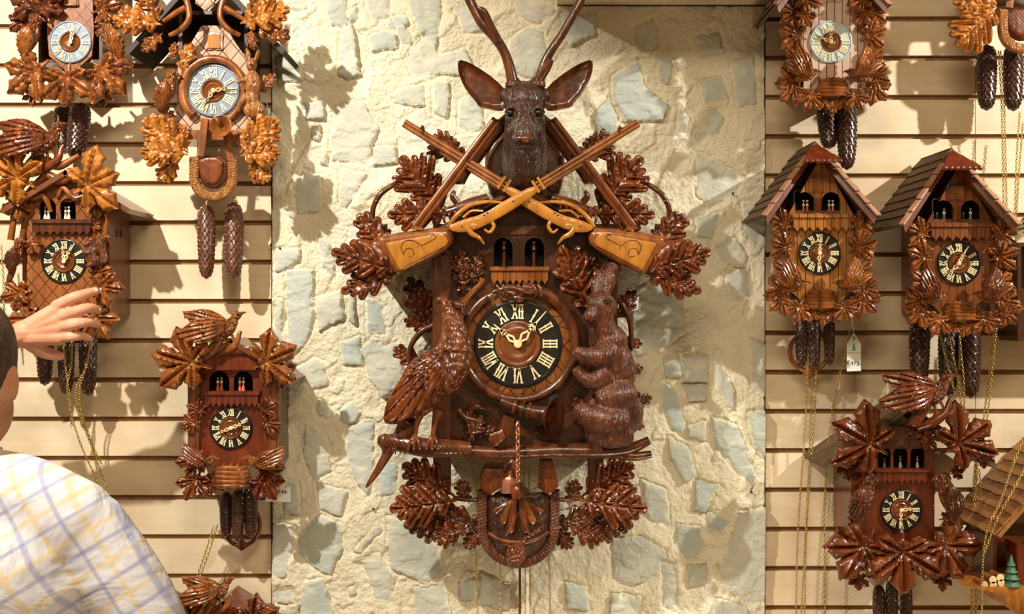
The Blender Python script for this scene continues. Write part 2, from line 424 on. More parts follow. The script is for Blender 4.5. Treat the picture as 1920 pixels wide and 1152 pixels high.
def wing_outline(nf=6, wd=.36, belly=.1):
    P = [(0, -.05)]+[(t, -belly*math.sin(math.pi*min(1, t*1.1))-.05*(1-t)) for t in (.2, .4, .6, .8)]+[(1.0, .0)]
    for k in range(nf):
        t = .93-.75*k/(nf-1); y = .05+wd*math.sin(math.pi*(.12+.8*(1-t)/1.0))**.9
        P += [(t-.02, y), (t-.055, y-.035)]
    P += [(.03, .12)]
    return np.array(P)
def wing(base, tip, h0, wd=.36, nf=6, lift=.2, side=1, th=3, dome=4, belly=.1, mb=None, fine=46):
    O = wing_outline(nf, wd, belly); O[:, 1] *= side; g, L = inv(base, tip)
    def fn(x, y, d):
        X, Y = g(x, y); Y = Y*side
        an = np.arctan2(Y+.08, X+1.0)*nf*2.9; sw = an-np.floor(an); tier = np.clip((.46-X+.05*np.sin(Y*40))/.04, 0, 1)
        z = .04*sw*np.clip((X-.05)*6, 0, 1)-.018*np.exp(-(np.minimum(sw, 1-sw)/.10)**2)+.035*tier+.05*np.exp(-((Y+.04)/.07)**2)*(1-X*.6)
        return L*z
    bf = lambda x, y, d: L*(lift*g(x, y)[0]+.12*np.sin(np.pi*np.clip(g(x, y)[0], 0, 1)))
    return relief(xf(O, base, tip), h0, th, dome, L*.05, fn=lambda x, y, d: fn(x, y, d)+bf(x, y, d), bottom=bf, res=L/fine, mb=mb)
def sculpt(mb, voxel, smooth=4, root=None):
    """fuse overlapping solids into one continuous surface; returns data for part()"""
    v, f, _ = mb.data(); me = bpy.data.meshes.new('tmp'); me.from_pydata((v*.01).tolist(), [], f)
    ob = bpy.data.objects.new('tmp', me); COL.objects.link(ob)
    a = ob.modifiers.new('r', 'REMESH'); a.mode = 'VOXEL'; a.voxel_size = voxel*.01
    if smooth: b = ob.modifiers.new('s', 'SMOOTH'); b.factor = .6; b.iterations = smooth
    dg = bpy.context.evaluated_depsgraph_get(); dg.update(); e = ob.evaluated_get(dg).to_mesh()
    V = np.empty(len(e.vertices)*3); e.vertices.foreach_get('co', V); V = V.reshape(-1, 3)*100
    F = [tuple(p.vertices) for p in e.polygons]
    bpy.data.objects.remove(ob); bpy.data.meshes.remove(me)
    return (V, F, [0]*len(F))
def mirror_pts(P, ax): return [(2*ax-p[0],)+tuple(p[1:]) for p in P]
# ------------------------------------------------------------------ the setting
def vnoise(x, y, seed=0):
    rs = np.random.RandomState(seed); g = rs.rand(256, 256)
    xi = np.floor(x).astype(int); yi = np.floor(y).astype(int); fx = x-xi; fy = y-yi; fx = fx*fx*(3-2*fx); fy = fy*fy*(3-2*fy)
    a = g[xi % 256, yi % 256]; b = g[(xi+1) % 256, yi % 256]; c = g[xi % 256, (yi+1) % 256]; d = g[(xi+1) % 256, (yi+1) % 256]
    return a*(1-fx)*(1-fy)+b*fx*(1-fy)+c*(1-fx)*fy+d*fx*fy
def fbm(x, y, seed=0, o=4): return sum(vnoise(x*2**i, y*2**i, seed+i)/2**i for i in range(o))/1.9
STONES = [
[(640,52),(660,50),(677,142),(652,150),(635,140)],[(693,70),(720,60),(745,68),(742,95),(700,100)],
[(770,0),(830,0),(822,60),(815,95),(790,70),(780,40)],[(775,90),(800,68),(822,105),(870,95),(880,125),(860,140),(775,142),(762,115)],
[(680,-30),(728,-30),(728,35),(710,42),(695,30)],[(730,35),(762,30),(765,48),(745,58),(728,52)],[(650,20),(670,15),(672,35),(655,42)],
[(570,195),(610,193),(612,228),(575,228)],[(632,205),(655,193),(685,200),(702,230),(710,245),(685,308),(625,300),(625,250)],
[(745,235),(765,220),(795,207),(825,250),(820,300),(790,320),(755,290)],[(700,280),(740,275),(745,305),(700,315)],
[(730,180),(790,160),(800,200),(755,200)],[(815,155),(845,158),(838,225),(815,210)],[(865,190),(900,175),(905,240),(880,250),(860,235)],
[(570,320),(600,330),(600,395),(560,400),(555,350)],[(640,320),(690,330),(650,390),(640,370)],[(585,240),(603,238),(602,268),(588,265)],
[(540,508),(588,510),(586,600),(575,640),(545,670),(542,560)],[(560,690),(590,672),(612,680),(612,720),(585,730)],[(600,750),(620,762),(618,780),(595,770)],
[(575,800),(615,830),(620,880),(590,900),(570,850)],[(640,640),(675,630),(680,685),(645,680)],[(655,530),(665,540),(668,610),(656,600)],
[(690,560),(720,570),(722,625),(688,620)],[(680,655),(700,633),(725,650),(745,640),(755,670),(750,720),(720,742),(695,710)],
[(640,770),(665,755),(680,775),(665,790),(645,790)],[(652,800),(700,790),(700,870),(690,925),(670,910),(655,860)],
[(565,1010),(600,970),(638,985),(638,1035),(622,1075),(590,1060),(565,1035)],[(575,1090),(610,1085),(635,1180),(565,1180)],
[(515,985),(552,990),(555,1020),(535,1078),(513,1070)],[(665,1030),(690,1000),(710,975),(715,990),(700,1010),(680,1035)],
[(680,1050),(710,1040),(740,1085),(730,1125),(705,1120),(690,1080)],[(730,970),(800,980),(830,1070),(800,1087),(735,1060),(728,1010)],
[(520,470),(565,465),(565,490),(520,510)],[(600,450),(620,460),(628,520),(605,500)],[(650,1100),(668,1095),(668,1110),(655,1115)],
[(780,1100),(830,1090),(850,1170),(780,1170)],[(515,1110),(550,1100),(555,1130),(520,1130)],[(720,860),(745,870),(740,920),(710,930)],
[(960,-20),(1035,-20),(1035,25),(1010,47),(975,30)],[(955,75),(990,55),(1015,60),(1025,110),(1000,150),(950,130)],
[(1150,150),(1195,118),(1205,165),(1250,205),(1240,225),(1175,230),(1150,190)],[(1120,210),(1138,188),(1155,225),(1150,255),(1115,245),(1108,225)],
[(1235,110),(1260,112),(1247,162),(1233,150)],[(1300,250),(1330,210),(1358,225),(1345,250),(1310,262)],
[(1298,287),(1340,305),(1385,335),(1375,360),(1325,388),(1305,360)],[(1270,205),(1290,225),(1285,250),(1270,245)],
[(1305,75),(1345,70),(1355,100),(1315,110)],[(1310,160),(1350,150),(1360,185),(1320,195)],[(1305,410),(1345,405),(1330,450),(1305,440)],
[(1340,470),(1375,450),(1397,480),(1390,500),(1350,490)],[(1355,510),(1400,505),(1400,550),(1370,560)],
[(1195,540),(1225,525),(1275,545),(1283,620),(1240,650),(1195,665),(1180,620)],[(1240,675),(1270,670),(1275,705),(1245,705)],
[(1278,668),(1325,668),(1328,718),(1280,715)],[(1281,722),(1328,724),(1320,752),(1290,752)],[(1335,665),(1375,730),(1370,770),(1345,735)],
[(1285,800),(1320,790),(1322,825),(1290,820)],[(1335,785),(1380,800),(1415,890),(1410,905),(1385,885),(1340,830)],
[(1245,715),(1270,740),(1282,815),(1255,800),(1240,760)],[(1252,820),(1290,840),(1300,885),(1278,903),(1255,860)],
[(1400,770),(1440,770),(1440,865),(1410,830)],[(1265,985),(1310,990),(1318,1020),(1285,1050),(1265,1020)],
[(1150,1010),(1200,1005),(1250,1040),(1220,1080),(1185,1095),(1152,1080)],[(1385,960),(1440,955),(1440,1120),(1400,1130),(1365,1100),(1345,1060),(1370,1010)],
[(1325,960),(1370,975),(1345,1000),(1325,990)],[(1285,1060),(1325,1058),(1325,1090),(1290,1098)],[(1240,1050),(1262,1050),(1265,1140),(1245,1130)],
[(1405,640),(1440,650),(1440,745),(1410,720)],[(1300,900),(1345,910),(1320,960),(1298,950)],[(1145,1110),(1200,1118),(1190,1175),(1140,1175)],
[(1060,1090),(1100,1100),(1100,1140),(1060,1135)],[(900,1070),(955,1095),(950,1140),(900,1130)],[(520,-20),(575,-20),(580,18),(550,20),(535,5)],
[(620,-20),(650,-20),(648,45),(622,50),(615,20)],[(850,10),(900,30),(905,60),(870,65)],[(1040,150),(1075,160),(1070,200),(1045,190)],
[(1050,30),(1110,25),(1115,70),(1070,90)],[(1190,60),(1225,40),(1235,90),(1205,100)],[(600,290),(615,288),(615,310),(602,308)],
[(1200,900),(1245,920),(1250,985),(1215,970)],[(1340,1120),(1400,1140),(1400,1180),(1330,1180)],[(860,1090),(890,1085),(890,1120),(862,1120)],
[(520,560),(534,565),(532,640),(518,640)],[(590,560),(640,545),(645,600),(600,620)],[(1370,120),(1410,110),(1415,190),(1380,200)],
[(1390,380),(1425,400),(1420,450),(1395,440)],[(740,40),(765,60),(770,85),(748,80)],[(1010,180),(1050,230),(1020,250)],
[(900,930),(990,920),(985,1000),(905,1000)],[(1020,960),(1100,950),(1100,1010),(1040,1030)],[(520,110),(560,100),(570,150),(525,160)],
[(540,900),(560,905),(565,960),(530,960)],[(600,910),(650,920),(640,965),(605,955)],[(1000,400),(1040,380),(1050,440)],[(660,430),(700,440),(690,480),(655,470)]]
def stone_wall():
    x0, x1, y0, y1, st = 513.0, 1432.0, -60.0, 1215.0, 2.0
    xs = np.arange(x0, x1+.1, st); ys = np.arange(y0, y1+.1, st); X, Y = np.meshgrid(xs, ys)
    wx = X+11*(fbm(X/38, Y/38, 11)-.5)+6*(fbm(X/9, Y/9, 31)-.5); wy = Y+11*(fbm(X/38, Y/38, 21)-.5)+6*(fbm(X/9, Y/9, 41)-.5)
    H = 8*(fbm(X/90, Y/90, 3)-.5)*2+4.5*(fbm(X/24, Y/24, 5)-.5)+3.6*(fbm(X/7, Y/7, 8, 4)-.5)
    # trowel ledges in the mortar
    led = fbm(X/40+Y/90, Y/45, 91, 3); H += 3.5*np.clip((led-.56)*22, 0, 1)
    S = np.zeros_like(X); C = np.zeros_like(X); rs = np.random.RandomState(4)
    for i, p in enumerate(STONES):
        p = np.array(p, float); c = p.mean(0); p = c+(p-c)*1.05
        a = slice(max(0, int((p[:, 1].min()-14-y0)/st)), max(0, int((p[:, 1].max()+14-y0)/st)))
        b = slice(max(0, int((p[:, 0].min()-14-x0)/st)), max(0, int((p[:, 0].max()+14-x0)/st)))
        sx, sy = wx[a, b], wy[a, b]
        if sx.size == 0: continue
        d = poly_dist(sx.ravel(), sy.ravel(), p).reshape(sx.shape); ins = in_poly(sx, sy, p); d = np.where(ins, d, -d)
        m = np.clip(d/2.6+.3, 0, 1); m = m*m*(3-2*m); tx, ty = rs.uniform(-.07, .07, 2); lvl = rs.uniform(3, 9)
        sh = lvl+tx*(sx-c[0])+ty*(sy-c[1])+3.0*(fbm(X[a, b]/30, Y[a, b]/22, 60+i, 4)-.5)+1.4*np.clip((fbm(X[a, b]/28, Y[a, b]/16, 160+i, 3)-.5)*14, 0, 1)+.8*(fbm(X[a, b]/5, Y[a, b]/5, 7, 2)-.5)-3*np.exp(-np.maximum(d, 0)/4)
        H[a, b] = H[a, b]*(1-m)+sh*m-4.5*np.exp(-((d+2)/2.2)**2)*(1-m)*(.3+1.2*fbm(X[a, b]/26, Y[a, b]/26, 77, 2))
        S[a, b] = np.maximum(S[a, b], np.clip(d/3+.1, 0, 1)); C[a, b] = np.where(d > -1, rs.rand(), C[a, b])
    H = H+12; H = np.maximum(H, 2)
    ny, nx = X.shape
    V = np.stack([X-CX, -H, CY-Y], -1).reshape(-1, 3)
    idx = np.arange(nx*ny).reshape(ny, nx)
    F = np.stack([idx[:-1, :-1], idx[1:, :-1], idx[1:, 1:], idx[:-1, 1:]], -1).reshape(-1, 4).tolist()
    per = list(idx[0, :])+list(idx[1:, -1])+list(idx[-1, -2::-1])+list(idx[-2:0:-1, 0])
    B = V[per].copy(); B[:, 1] = 0; n0 = len(V); n = len(per)
    F += [(per[i], per[(i+1) % n], n0+(i+1) % n, n0+i) for i in range(n)]
    mb = MB(); mb.add(np.vstack([V, B]), F)
    m, nt, b = newmat('rubble stone in cream mortar'); L = nt.links.new
    at = N(nt, 'ShaderNodeAttribute', attribute_name='stone'); sp = N(nt, 'ShaderNodeSeparateColor'); L(at.outputs['Color'], sp.inputs[0])
    tc = N(nt, 'ShaderNodeTexCoord'); n1 = N(nt, 'ShaderNodeTexNoise', Scale=14.0, Detail=6.0, Roughness=.6); L(tc.outputs['Object'], n1.inputs['Vector'])
    rm = ramp(nt, [(.3, (.72, .67, .49)), (.55, (.81, .77, .60)), (.75, (.85, .82, .68))]); L(n1.outputs[0], rm.inputs[0])
    rst = ramp(nt, [(0, (.46, .52, .47)), (.3, (.54, .57, .50)), (.6, (.58, .59, .51)), (.85, (.48, .56, .55)), (1, (.60, .59, .52))]); L(sp.outputs[1], rst.inputs[0])
    n2 = N(nt, 'ShaderNodeTexNoise', Scale=22.0, Detail=5.0); L(tc.outputs['Object'], n2.inputs['Vector'])
    mm = N(nt, 'ShaderNodeMix', data_type='RGBA', blend_type='MULTIPLY'); mm.inputs[0].default_value = .5; L(rst.outputs[0], mm.inputs[6])
    r2 = ramp(nt, [(.35, (.8, .8, .78)), (.65, (1.0, 1, 1))]); L(n2.outputs[0], r2.inputs[0]); L(r2.outputs[0], mm.inputs[7])
    # lime smear over the stones
    n3 = N(nt, 'ShaderNodeTexNoise', Scale=26.0, Detail=4.0); L(tc.outputs['Object'], n3.inputs['Vector'])
    sm = math_(nt, 'MULTIPLY', math_(nt, 'SUBTRACT', n3.outputs[0], .55), 3.0); fz = math_(nt, 'SUBTRACT', sp.outputs[0], math_(nt, 'MAXIMUM', sm, 0.0))
    mx = N(nt, 'ShaderNodeMix', data_type='RGBA'); mx.clamp_factor = True; L(fz, mx.inputs[0]); L(rm.outputs[0], mx.inputs[6]); L(mm.outputs[2], mx.inputs[7])
    L(mx.outputs[2], b.inputs['Base Color']); b.inputs['Roughness'].default_value = .85
    n4 = N(nt, 'ShaderNodeTexNoise', Scale=120.0, Detail=5.0, Roughness=.6); L(tc.outputs['Object'], n4.inputs['Vector'])
    bs = math_(nt, 'MULTIPLY', n4.outputs[0], math_(nt, 'SUBTRACT', 1.3, sp.outputs[0]))
    bp = N(nt, 'ShaderNodeBump', Strength=.9, Distance=.006); L(bs, bp.inputs['Height']); L(bp.outputs[0], b.inputs['Normal'])
    o = single('wall_center', mb, m, None, None, loc_u=(0, 0, 0), sharp=None, kind='structure')
    ca = o.data.color_attributes.new('stone', 'FLOAT_COLOR', 'POINT')
    arr = np.ones((len(V)+n, 4)); arr[:len(V), 0] = S.ravel(); arr[:len(V), 1] = C.ravel(); ca.data.foreach_set('color', arr.ravel())
stone_wall()
setT()
M['slat'] = wood('pale maple slat board', (.86, .76, .54), (.93, .84, .64), rough=.5, coat=0, grain=(3, 3, 60), bump=.03)
M['slat_groove'] = wood('slat groove brown', (.27, .145, .05), (.38, .22, .085), rough=.6, coat=0)
M['seam'] = plain('dark seam', (.03, .015, .008), .8)
def slat_wall(name, x0, x1, y_first, seams=()):
    mb = MB(); zt, zb = 1600, -1400; pitch = 73.65
    mb.boxu(x0, x1, 8, 26, zb, zt, 1)                       # groove back board
    n0 = int((y_first-(CY-zt))/pitch)+1; y = y_first-n0*pitch; prev = CY-zt
    cuts = [x0]+[s-CX for s in seams]+[x1]
    for k in range(100):
        yc = y+k*pitch
        if yc > CY-zb: break
        for a, b in zip(cuts[:-1], cuts[1:]):
            e = 0.7
            mb.boxu(a+(e if a != x0 else 0), b-(e if b != x1 else 0), 0, 8, CY-yc+5, CY-prev, 0)
            # small lip under the board
            mb.boxu(a, b, 3.5, 8, CY-yc+3.2, CY-yc+5, 1)
        prev = yc+4.6
    mb.boxu(x0, x1, 0, 8, zb, CY-prev, 0)
    return single(name, mb, ['slat', 'slat_groove'], None, None, loc_u=(x0, 0, 0), smooth=False, kind='structure')
slat_wall('wall_left', -1500, 510-CX, 50)
slat_wall('wall_right', 1434-CX, 1700, 35.5, (1829,))
# rough edge strip / dark shadow gap trims at the two sides of the stone panel
mb = MB(); mb.boxu(509-CX, 513-CX, -3, 20, -1400, 1600); single('trim_1', mb, 'seam', None, None, smooth=False, kind='structure')
mb = MB(); mb.boxu(1430-CX, 1434.5-CX, -3, 20, -1400, 1600); single('trim_2', mb, 'seam', None, None, smooth=False, kind='structure')
mb = MB(); mb.boxu(513-CX, 1432-CX, -8, 26, -1400, CY-1212); mb.boxu(513-CX, 1432-CX, -8, 26, CY+58, 1600)
single('wall_center_extension', mb, 'slat', None, None, smooth=False, kind='structure')
# deep timber soffit over the right half of the stone panel
M['beam'] = wood('cream painted timber', (.86, .74, .52), (.93, .82, .62), rough=.6, coat=0, grain=(4, 20, 20), bump=.05)
mb = MB(); mb.boxu(1043-CX, 1436-CX, -330, 0, CY-13, CY+230)
single('ceiling_soffit', mb, 'beam', None, None, smooth=False, kind='structure')
mb = MB(); mb.boxu(1046-CX, 1432-CX, -15, 0, CY-14.6, CY-13); single('trim_3', mb, 'seam', None, None, smooth=False, kind='structure')
M['floor'] = wood('floor boards', (.20, .11, .05), (.32, .19, .09), rough=.5, coat=.1, kind='vplank', p=.12)
mb = MB(); mb.boxu(-1500, 1700, -3200, 26, -CAMZ/K-40, -CAMZ/K); single('floor', mb, 'floor', None, None, smooth=False, kind='structure')

# ------------------------------------------------------------------ shared clock parts
GL = {'I': [((0, 0), (0, 1), .20)], 'V': [((-.30, 1), (0, 0), .20), ((.30, 1), (0, 0), .10)], 'X': [((-.28, 1), (.28, 0), .20), ((.28, 1), (-.28, 0), .10)]}
ADV = {'I': .36, 'V': .72, 'X': .72}
ROM = ['XII', 'I', 'II', 'III', 'IIII', 'V', 'VI', 'VII', 'VIII', 'IX', 'X', 'XI']
def dial(root, cx, cy, r, h, plate='dial_black', num='ivory', hour=0, minute=0, hand='hand', numerals=True, rin=.54, hl=(.6, .88)):
    c = Q(cx, cy, h); f = R(1, h); r_ = r*f
    mb = MB(); mb.lathe(c, (0, -1, 0), [(-3*f, r_*1.05), (2*f, r_*1.05), (3.2*f, r_*1.02), (3.2*f, r_*.985), (1.2*f, r_*.97), (1.2*f, r_*rin), (-3*f, r_*rin)], 64)
    dl = part('dial', mb, plate, root, label=None)
    mb = MB(); a = rin
    mb.lathe(c, (0, -1, 0), [(-3*f, r_*a), (3*f, r_*a), (4.4*f, r_*(a-.04)), (3*f, r_*(a-.09)), (1*f, r_*(a-.11)), (2.6*f, r_*(a-.16)), (3.4*f, r_*(a-.20)), (1.2*f, r_*(a-.25)), (1*f, r_*.12), (1*f, 0)], 48)
    part('dial_center', mb, 'bullseye', root)
    ru = r if T.mi > 0 else r
    def pt(ang, rad):  # ang clockwise from 12
        return cx+T.mi*math.sin(ang)*rad, cy-math.cos(ang)*rad
    if numerals:
        Hn = (1-rin)*.70*r; mid = r*(rin+.985)/2*1.0
        for k, s in enumerate(ROM):
            ang = 2*math.pi*k/12; mb = MB(); wtot = sum(ADV[q] for q in s); sq = min(.62, .98/wtot)*Hn
            x = -wtot/2
            er = np.array([math.sin(ang)*T.mi, -math.cos(ang)]); et = np.array([math.cos(ang)*T.mi, math.sin(ang)])
            def P(a, b): return np.array([cx, cy])+er*(mid+(b-.5)*Hn)+et*a*sq
            for q in s:
                xc = x+ADV[q]/2; x += ADV[q]
                for (p0, p1, w) in GL[q]:
                    mb.bar(P(xc+p0[0], p0[1]), P(xc+p1[0], p1[1]), max(w*sq*.95, .13*Hn*.8), h+1.2, h+3.2)
                    for e in (p0, p1):
                        if not (q == 'V' and e[1] == 0): mb.bar(P(xc+e[0]-.17, e[1]), P(xc+e[0]+.17, e[1]), .10*Hn, h+1.2, h+3.0)
                if q == 'V': mb.bar(P(xc-.1, 0), P(xc+.1, 0), .10*Hn, h+1.2, h+3.0)
                if q == 'I': mb.bar(P(xc-.16, .5), P(xc+.16, .5), .07*Hn, h+1.2, h+3.0)
            part('numeral', mb, num, dl, smooth=False)
    for nm, ang, ln, hh in (('hour_hand', hour, hl[0], 5), ('minute_hand', minute, hl[1], 8)):
        ang = math.radians(ang); L = ln*r; mb = MB()
        er = np.array([math.sin(ang)*T.mi, -math.cos(ang)]); et = np.array([math.cos(ang)*T.mi, math.sin(ang)])
        def P(a, b): return tuple(np.array([cx, cy])+er*(b*L)+et*(a*L))
        w = r*.045; h1 = h+hh; h2 = h1+2.2
        hub = Q(cx, cy, h1); mb.lathe(hub, (0, -1, 0), [(0, r_*.095), (2.2*f, r_*.095), (2.8*f, r_*.06), (3*f, 0)], 20)
        q = .5 if nm == 'hour_hand' else .42
        for sgn in (-1, 1):
            mb.bar(P(0, .06), P(sgn*.085, q*.55), w, h1, h2); mb.bar(P(sgn*.085, q*.55), P(0, q), w, h1, h2)
            mb.bar(P(0, q+.08), P(sgn*.10, q+.06), w*.9, h1, h2); mb.bar(P(sgn*.10, q+.06), P(0, q+.2), w*.9, h1, h2)
        mb.bar(P(0, q-.03), P(0, q+.22), w*1.5, h1, h2); mb.bar(P(0, q+.2), P(0, 1.0), w*.95, h1, h2, w2=w*.4)
        part(nm, mb, hand, root, smooth=False)
    return dl
def arch(x0, x1, y0, y1, n=8):
    cx = (x0+x1)/2; r = (x1-x0)/2; return [(x1, y1), (x1, y0+r)]+[(cx+r*math.cos(math.pi*k/n), y0+r-r*math.sin(math.pi*k/n)) for k in range(1, n)]+[(x0, y0+r), (x0, y1)]
def case(root, x0, x1, y0, y1, h1, mat, h0=10, t=6, shift=0):
    """open fronted box (sides, top, bottom, back)"""
    mb = MB(); 
    mb.box(x0, x0+t, y0, y1, h0, h1); mb.box(x1-t, x1, y0, y1, h0, h1); mb.box(x0+t, x1-t, y0, y0+t, h0, h1); mb.box(x0+t, x1-t, y1-t, y1, h0, h1); mb.box(x0+t, x1-t, y0+t, y1-t, h0, h0+t, hr=h1)
    return part('case', mb, mat, root, smooth=False)
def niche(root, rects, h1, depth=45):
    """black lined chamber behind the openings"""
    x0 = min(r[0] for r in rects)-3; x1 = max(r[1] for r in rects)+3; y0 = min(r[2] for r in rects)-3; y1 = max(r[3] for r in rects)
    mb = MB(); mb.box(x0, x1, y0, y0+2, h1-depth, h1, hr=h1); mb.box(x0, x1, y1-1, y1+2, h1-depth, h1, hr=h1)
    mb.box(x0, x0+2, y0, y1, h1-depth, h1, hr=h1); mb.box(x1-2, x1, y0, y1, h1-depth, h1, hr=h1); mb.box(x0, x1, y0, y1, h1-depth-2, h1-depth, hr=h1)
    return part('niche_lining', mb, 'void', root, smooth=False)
def balcony(root, x0, x1, y0, y1, h, mat, n=7, out=14):
    mb = MB(); w = (x1-x0)/n
    for k in range(n):
        a = x0+k*w; b = a+w-.8; m = (a+b)/2; t = (y1-y0)
        O = [(a, y0+.12*t), (b, y0+.12*t), (b, y0+.72*t), (b-w*.2, y0+.80*t), (m, y1), (a+w*.2, y0+.80*t), (a, y0+.72*t)]
        relief(O, h, out, res=w, mb=mb)
    mb.box(x0-2, x1+2, y0, y0+.14*(y1-y0), h, h+out+4); mb.box(x0-2, x1+2, y0-3, y0, h, h+out+1)
    return part('balcony', mb, mat, root, smooth=False)
def dancer(root, x, y0, h, s=10, top='fig_white', skirt='fig_red', pair=True, hat=None):
    """little painted couple standing on the music box floor at y0"""
    for k, dx in enumerate((-.28, .28) if pair else (0,)):
        f = R(1, h); mb = MB(); X = x+dx*s; c = Q(X, y0, h+k*2)
        sk = skirt if k == 0 else ('fig_dark' if skirt == 'fig_blue' else skirt)
        mb.lathe(c, (0, 0, 1), [(0, 0), (0, s*.30*f), (s*.25*f, s*.28*f), (s*1.0*f, s*.13*f)], 10, 0)
        mb.lathe(c, (0, 0, 1), [(s*.95*f, s*.14*f), (s*1.2*f, s*.22*f), (s*1.5*f, s*.17*f), (s*1.6*f, 0)], 10, 1)
        arm = [Q(X-.18*s, y0-1.4*s, h+k*2), Q(X-.05*s, y0-1.15*s, h+k*2+.35*s), Q(X+.2*s, y0-1.25*s, h+k*2+.4*s)]
        mb.tube(arm, s*.075*f, 6, 1)
        mb.ell(Q(X, y0-1.82*s, h+k*2), (s*.17*f,)*3, 10, None, 2)
        mb.ell(Q(X, y0-1.93*s, h+k*2), (s*.2*f, s*.2*f, s*.12*f), 10, None, 3)
        part('dancer_figure', mb, [sk, top, 'fig_skin', hat or 'fig_white'], root, label='painted dancing figure in a %s skirt' % ('red' if sk == 'fig_red' else 'dark' if sk == 'fig_dark' else 'blue') if sk in ('fig_red', 'fig_blue') else None)
def spread_bird(root, ox, oy, s, h, mat='feather_small', wmat='honey_dark', flip=1, perch=True):
    """bird alighting, head up to the right, wings raised to the left; origin = breast"""
    def p(x, y): return (ox+flip*x*s, oy+y*s)
    mb = MB()
    for (x, y, rx, ry, rh, a) in ((0, 0, 22, 14, 13, -38), (10, -12, 14, 11, 10, -60), (18, -26, 10, 9, 9, 0), (-14, 14, 14, 9, 9, -40)):
        X, Y = p(x, y); mb.pell(X, Y, h+14*s, rx*s, ry*s, rh*s, a*flip, 14)
    mb.ptube([p(22, -28)+(h+14*s,), p(30, -31)+(h+14*s,), p(39, -33)+(h+13*s,)], [5*s, 3.2*s, .8*s], 8)
    b = part('bird', sculpt(mb, max(.9, 1.5*s*T.sc), 3), mat, root, sharp=None)
    X, Y = p(21, -28); mb = MB(); mb.pell(X, Y, h+22*s, 2.4*s, 2.4*s, 2.4*s, 0, 8); part('eye', mb, 'eye', b)
    mb = wing(p(-2, -8), p(-92, 6), h+20*s, wd=.24, nf=6, side=-flip, lift=.12, dome=2, belly=.20)
    part('wing', mb, wmat, b)
    mb = wing(p(2, -12), p(-82, -34), h+4*s, wd=.18, nf=6, side=-flip, lift=-.02, dome=2, belly=.16)
    part('wing', mb, wmat, b)
    O = [p(-12, 6), p(-2, 16), p(-14, 34), p(-26, 52), p(-36, 48), p(-46, 46), p(-36, 32), p(-24, 18)]
    g, L = inv(p(-8, 10), p(-38, 48))
    mb = relief(chaikin(O, 1), h+6*s, 3*s, 3*s, 6*s, fn=lambda x, y, d: 1.6*s*np.abs(np.sin(g(x, y)[1]*16)), res=2.4*s)
    part('tail', mb, wmat, b)
    mb = MB(); mb.ptube([p(-2, 12)+(h+14*s,), p(2, 24)+(h+12*s,), p(0, 34)+(h+8*s,)], [3*s, 2.2*s, 3*s], 7); mb.ptube([p(8, 8)+(h+14*s,), p(14, 20)+(h+12*s,), p(10, 34)+(h+8*s,)], [3*s, 2.2*s, 3*s], 7)
    part('leg', mb, wmat, b)
    if perch:
        mb = MB(); mb.ptube([p(-26, 50)+(h-4*s,), p(0, 40)+(h+6*s,), p(18, 26)+(h+10*s,), p(24, 8)+(h+8*s,), p(28, 4)+(h+8*s,)], [7*s, 8*s, 6*s, 4*s, 2.5*s], 9)
        part('perch', mb, wmat, root)
    return b
def nest_bird(root, ox, oy, s, h, flip=1, mat='feather_small', wmat='honey_dark', wtip=(-22, -62), wtip2=(-48, -30)):
    """small bird beside the nest, head towards +x*flip, fanned wing up; origin = body"""
    def p(x, y): return (ox+flip*x*s, oy+y*s)
    mb = MB()
    for (x, y, rx, ry, rh, a) in ((0, 0, 18, 11, 10, -15), (15, -8, 9, 7, 7, 0), (-14, 6, 14, 7, 7, -15)):
        X, Y = p(x, y); mb.pell(X, Y, h+11*s, rx*s, ry*s, rh*s, a*flip, 12)
    mb.ptube([p(20, -9)+(h+11*s,), p(26, -9)+(h+11*s,), p(33, -6)+(h+11*s,)], [4*s, 2.6*s, .7*s], 7)
    b = part('bird', sculpt(mb, max(.9, 1.3*s*T.sc), 2), mat, root, sharp=None)
    X, Y = p(18, -11); mb = MB(); mb.pell(X, Y, h+17*s, 1.9*s, 1.9*s, 1.9*s, 0, 8); part('eye', mb, 'eye', b)
    mb = wing(p(6, 2), p(*wtip), h+18*s, wd=.36, nf=6, side=-flip, lift=.05, dome=2, belly=.12); part('wing', mb, wmat, b)
    mb = wing(p(0, 4), p(*wtip2), h+8*s, wd=.22, nf=5, side=flip, lift=.02, dome=2, belly=.1); part('wing', mb, wmat, b)
    return b
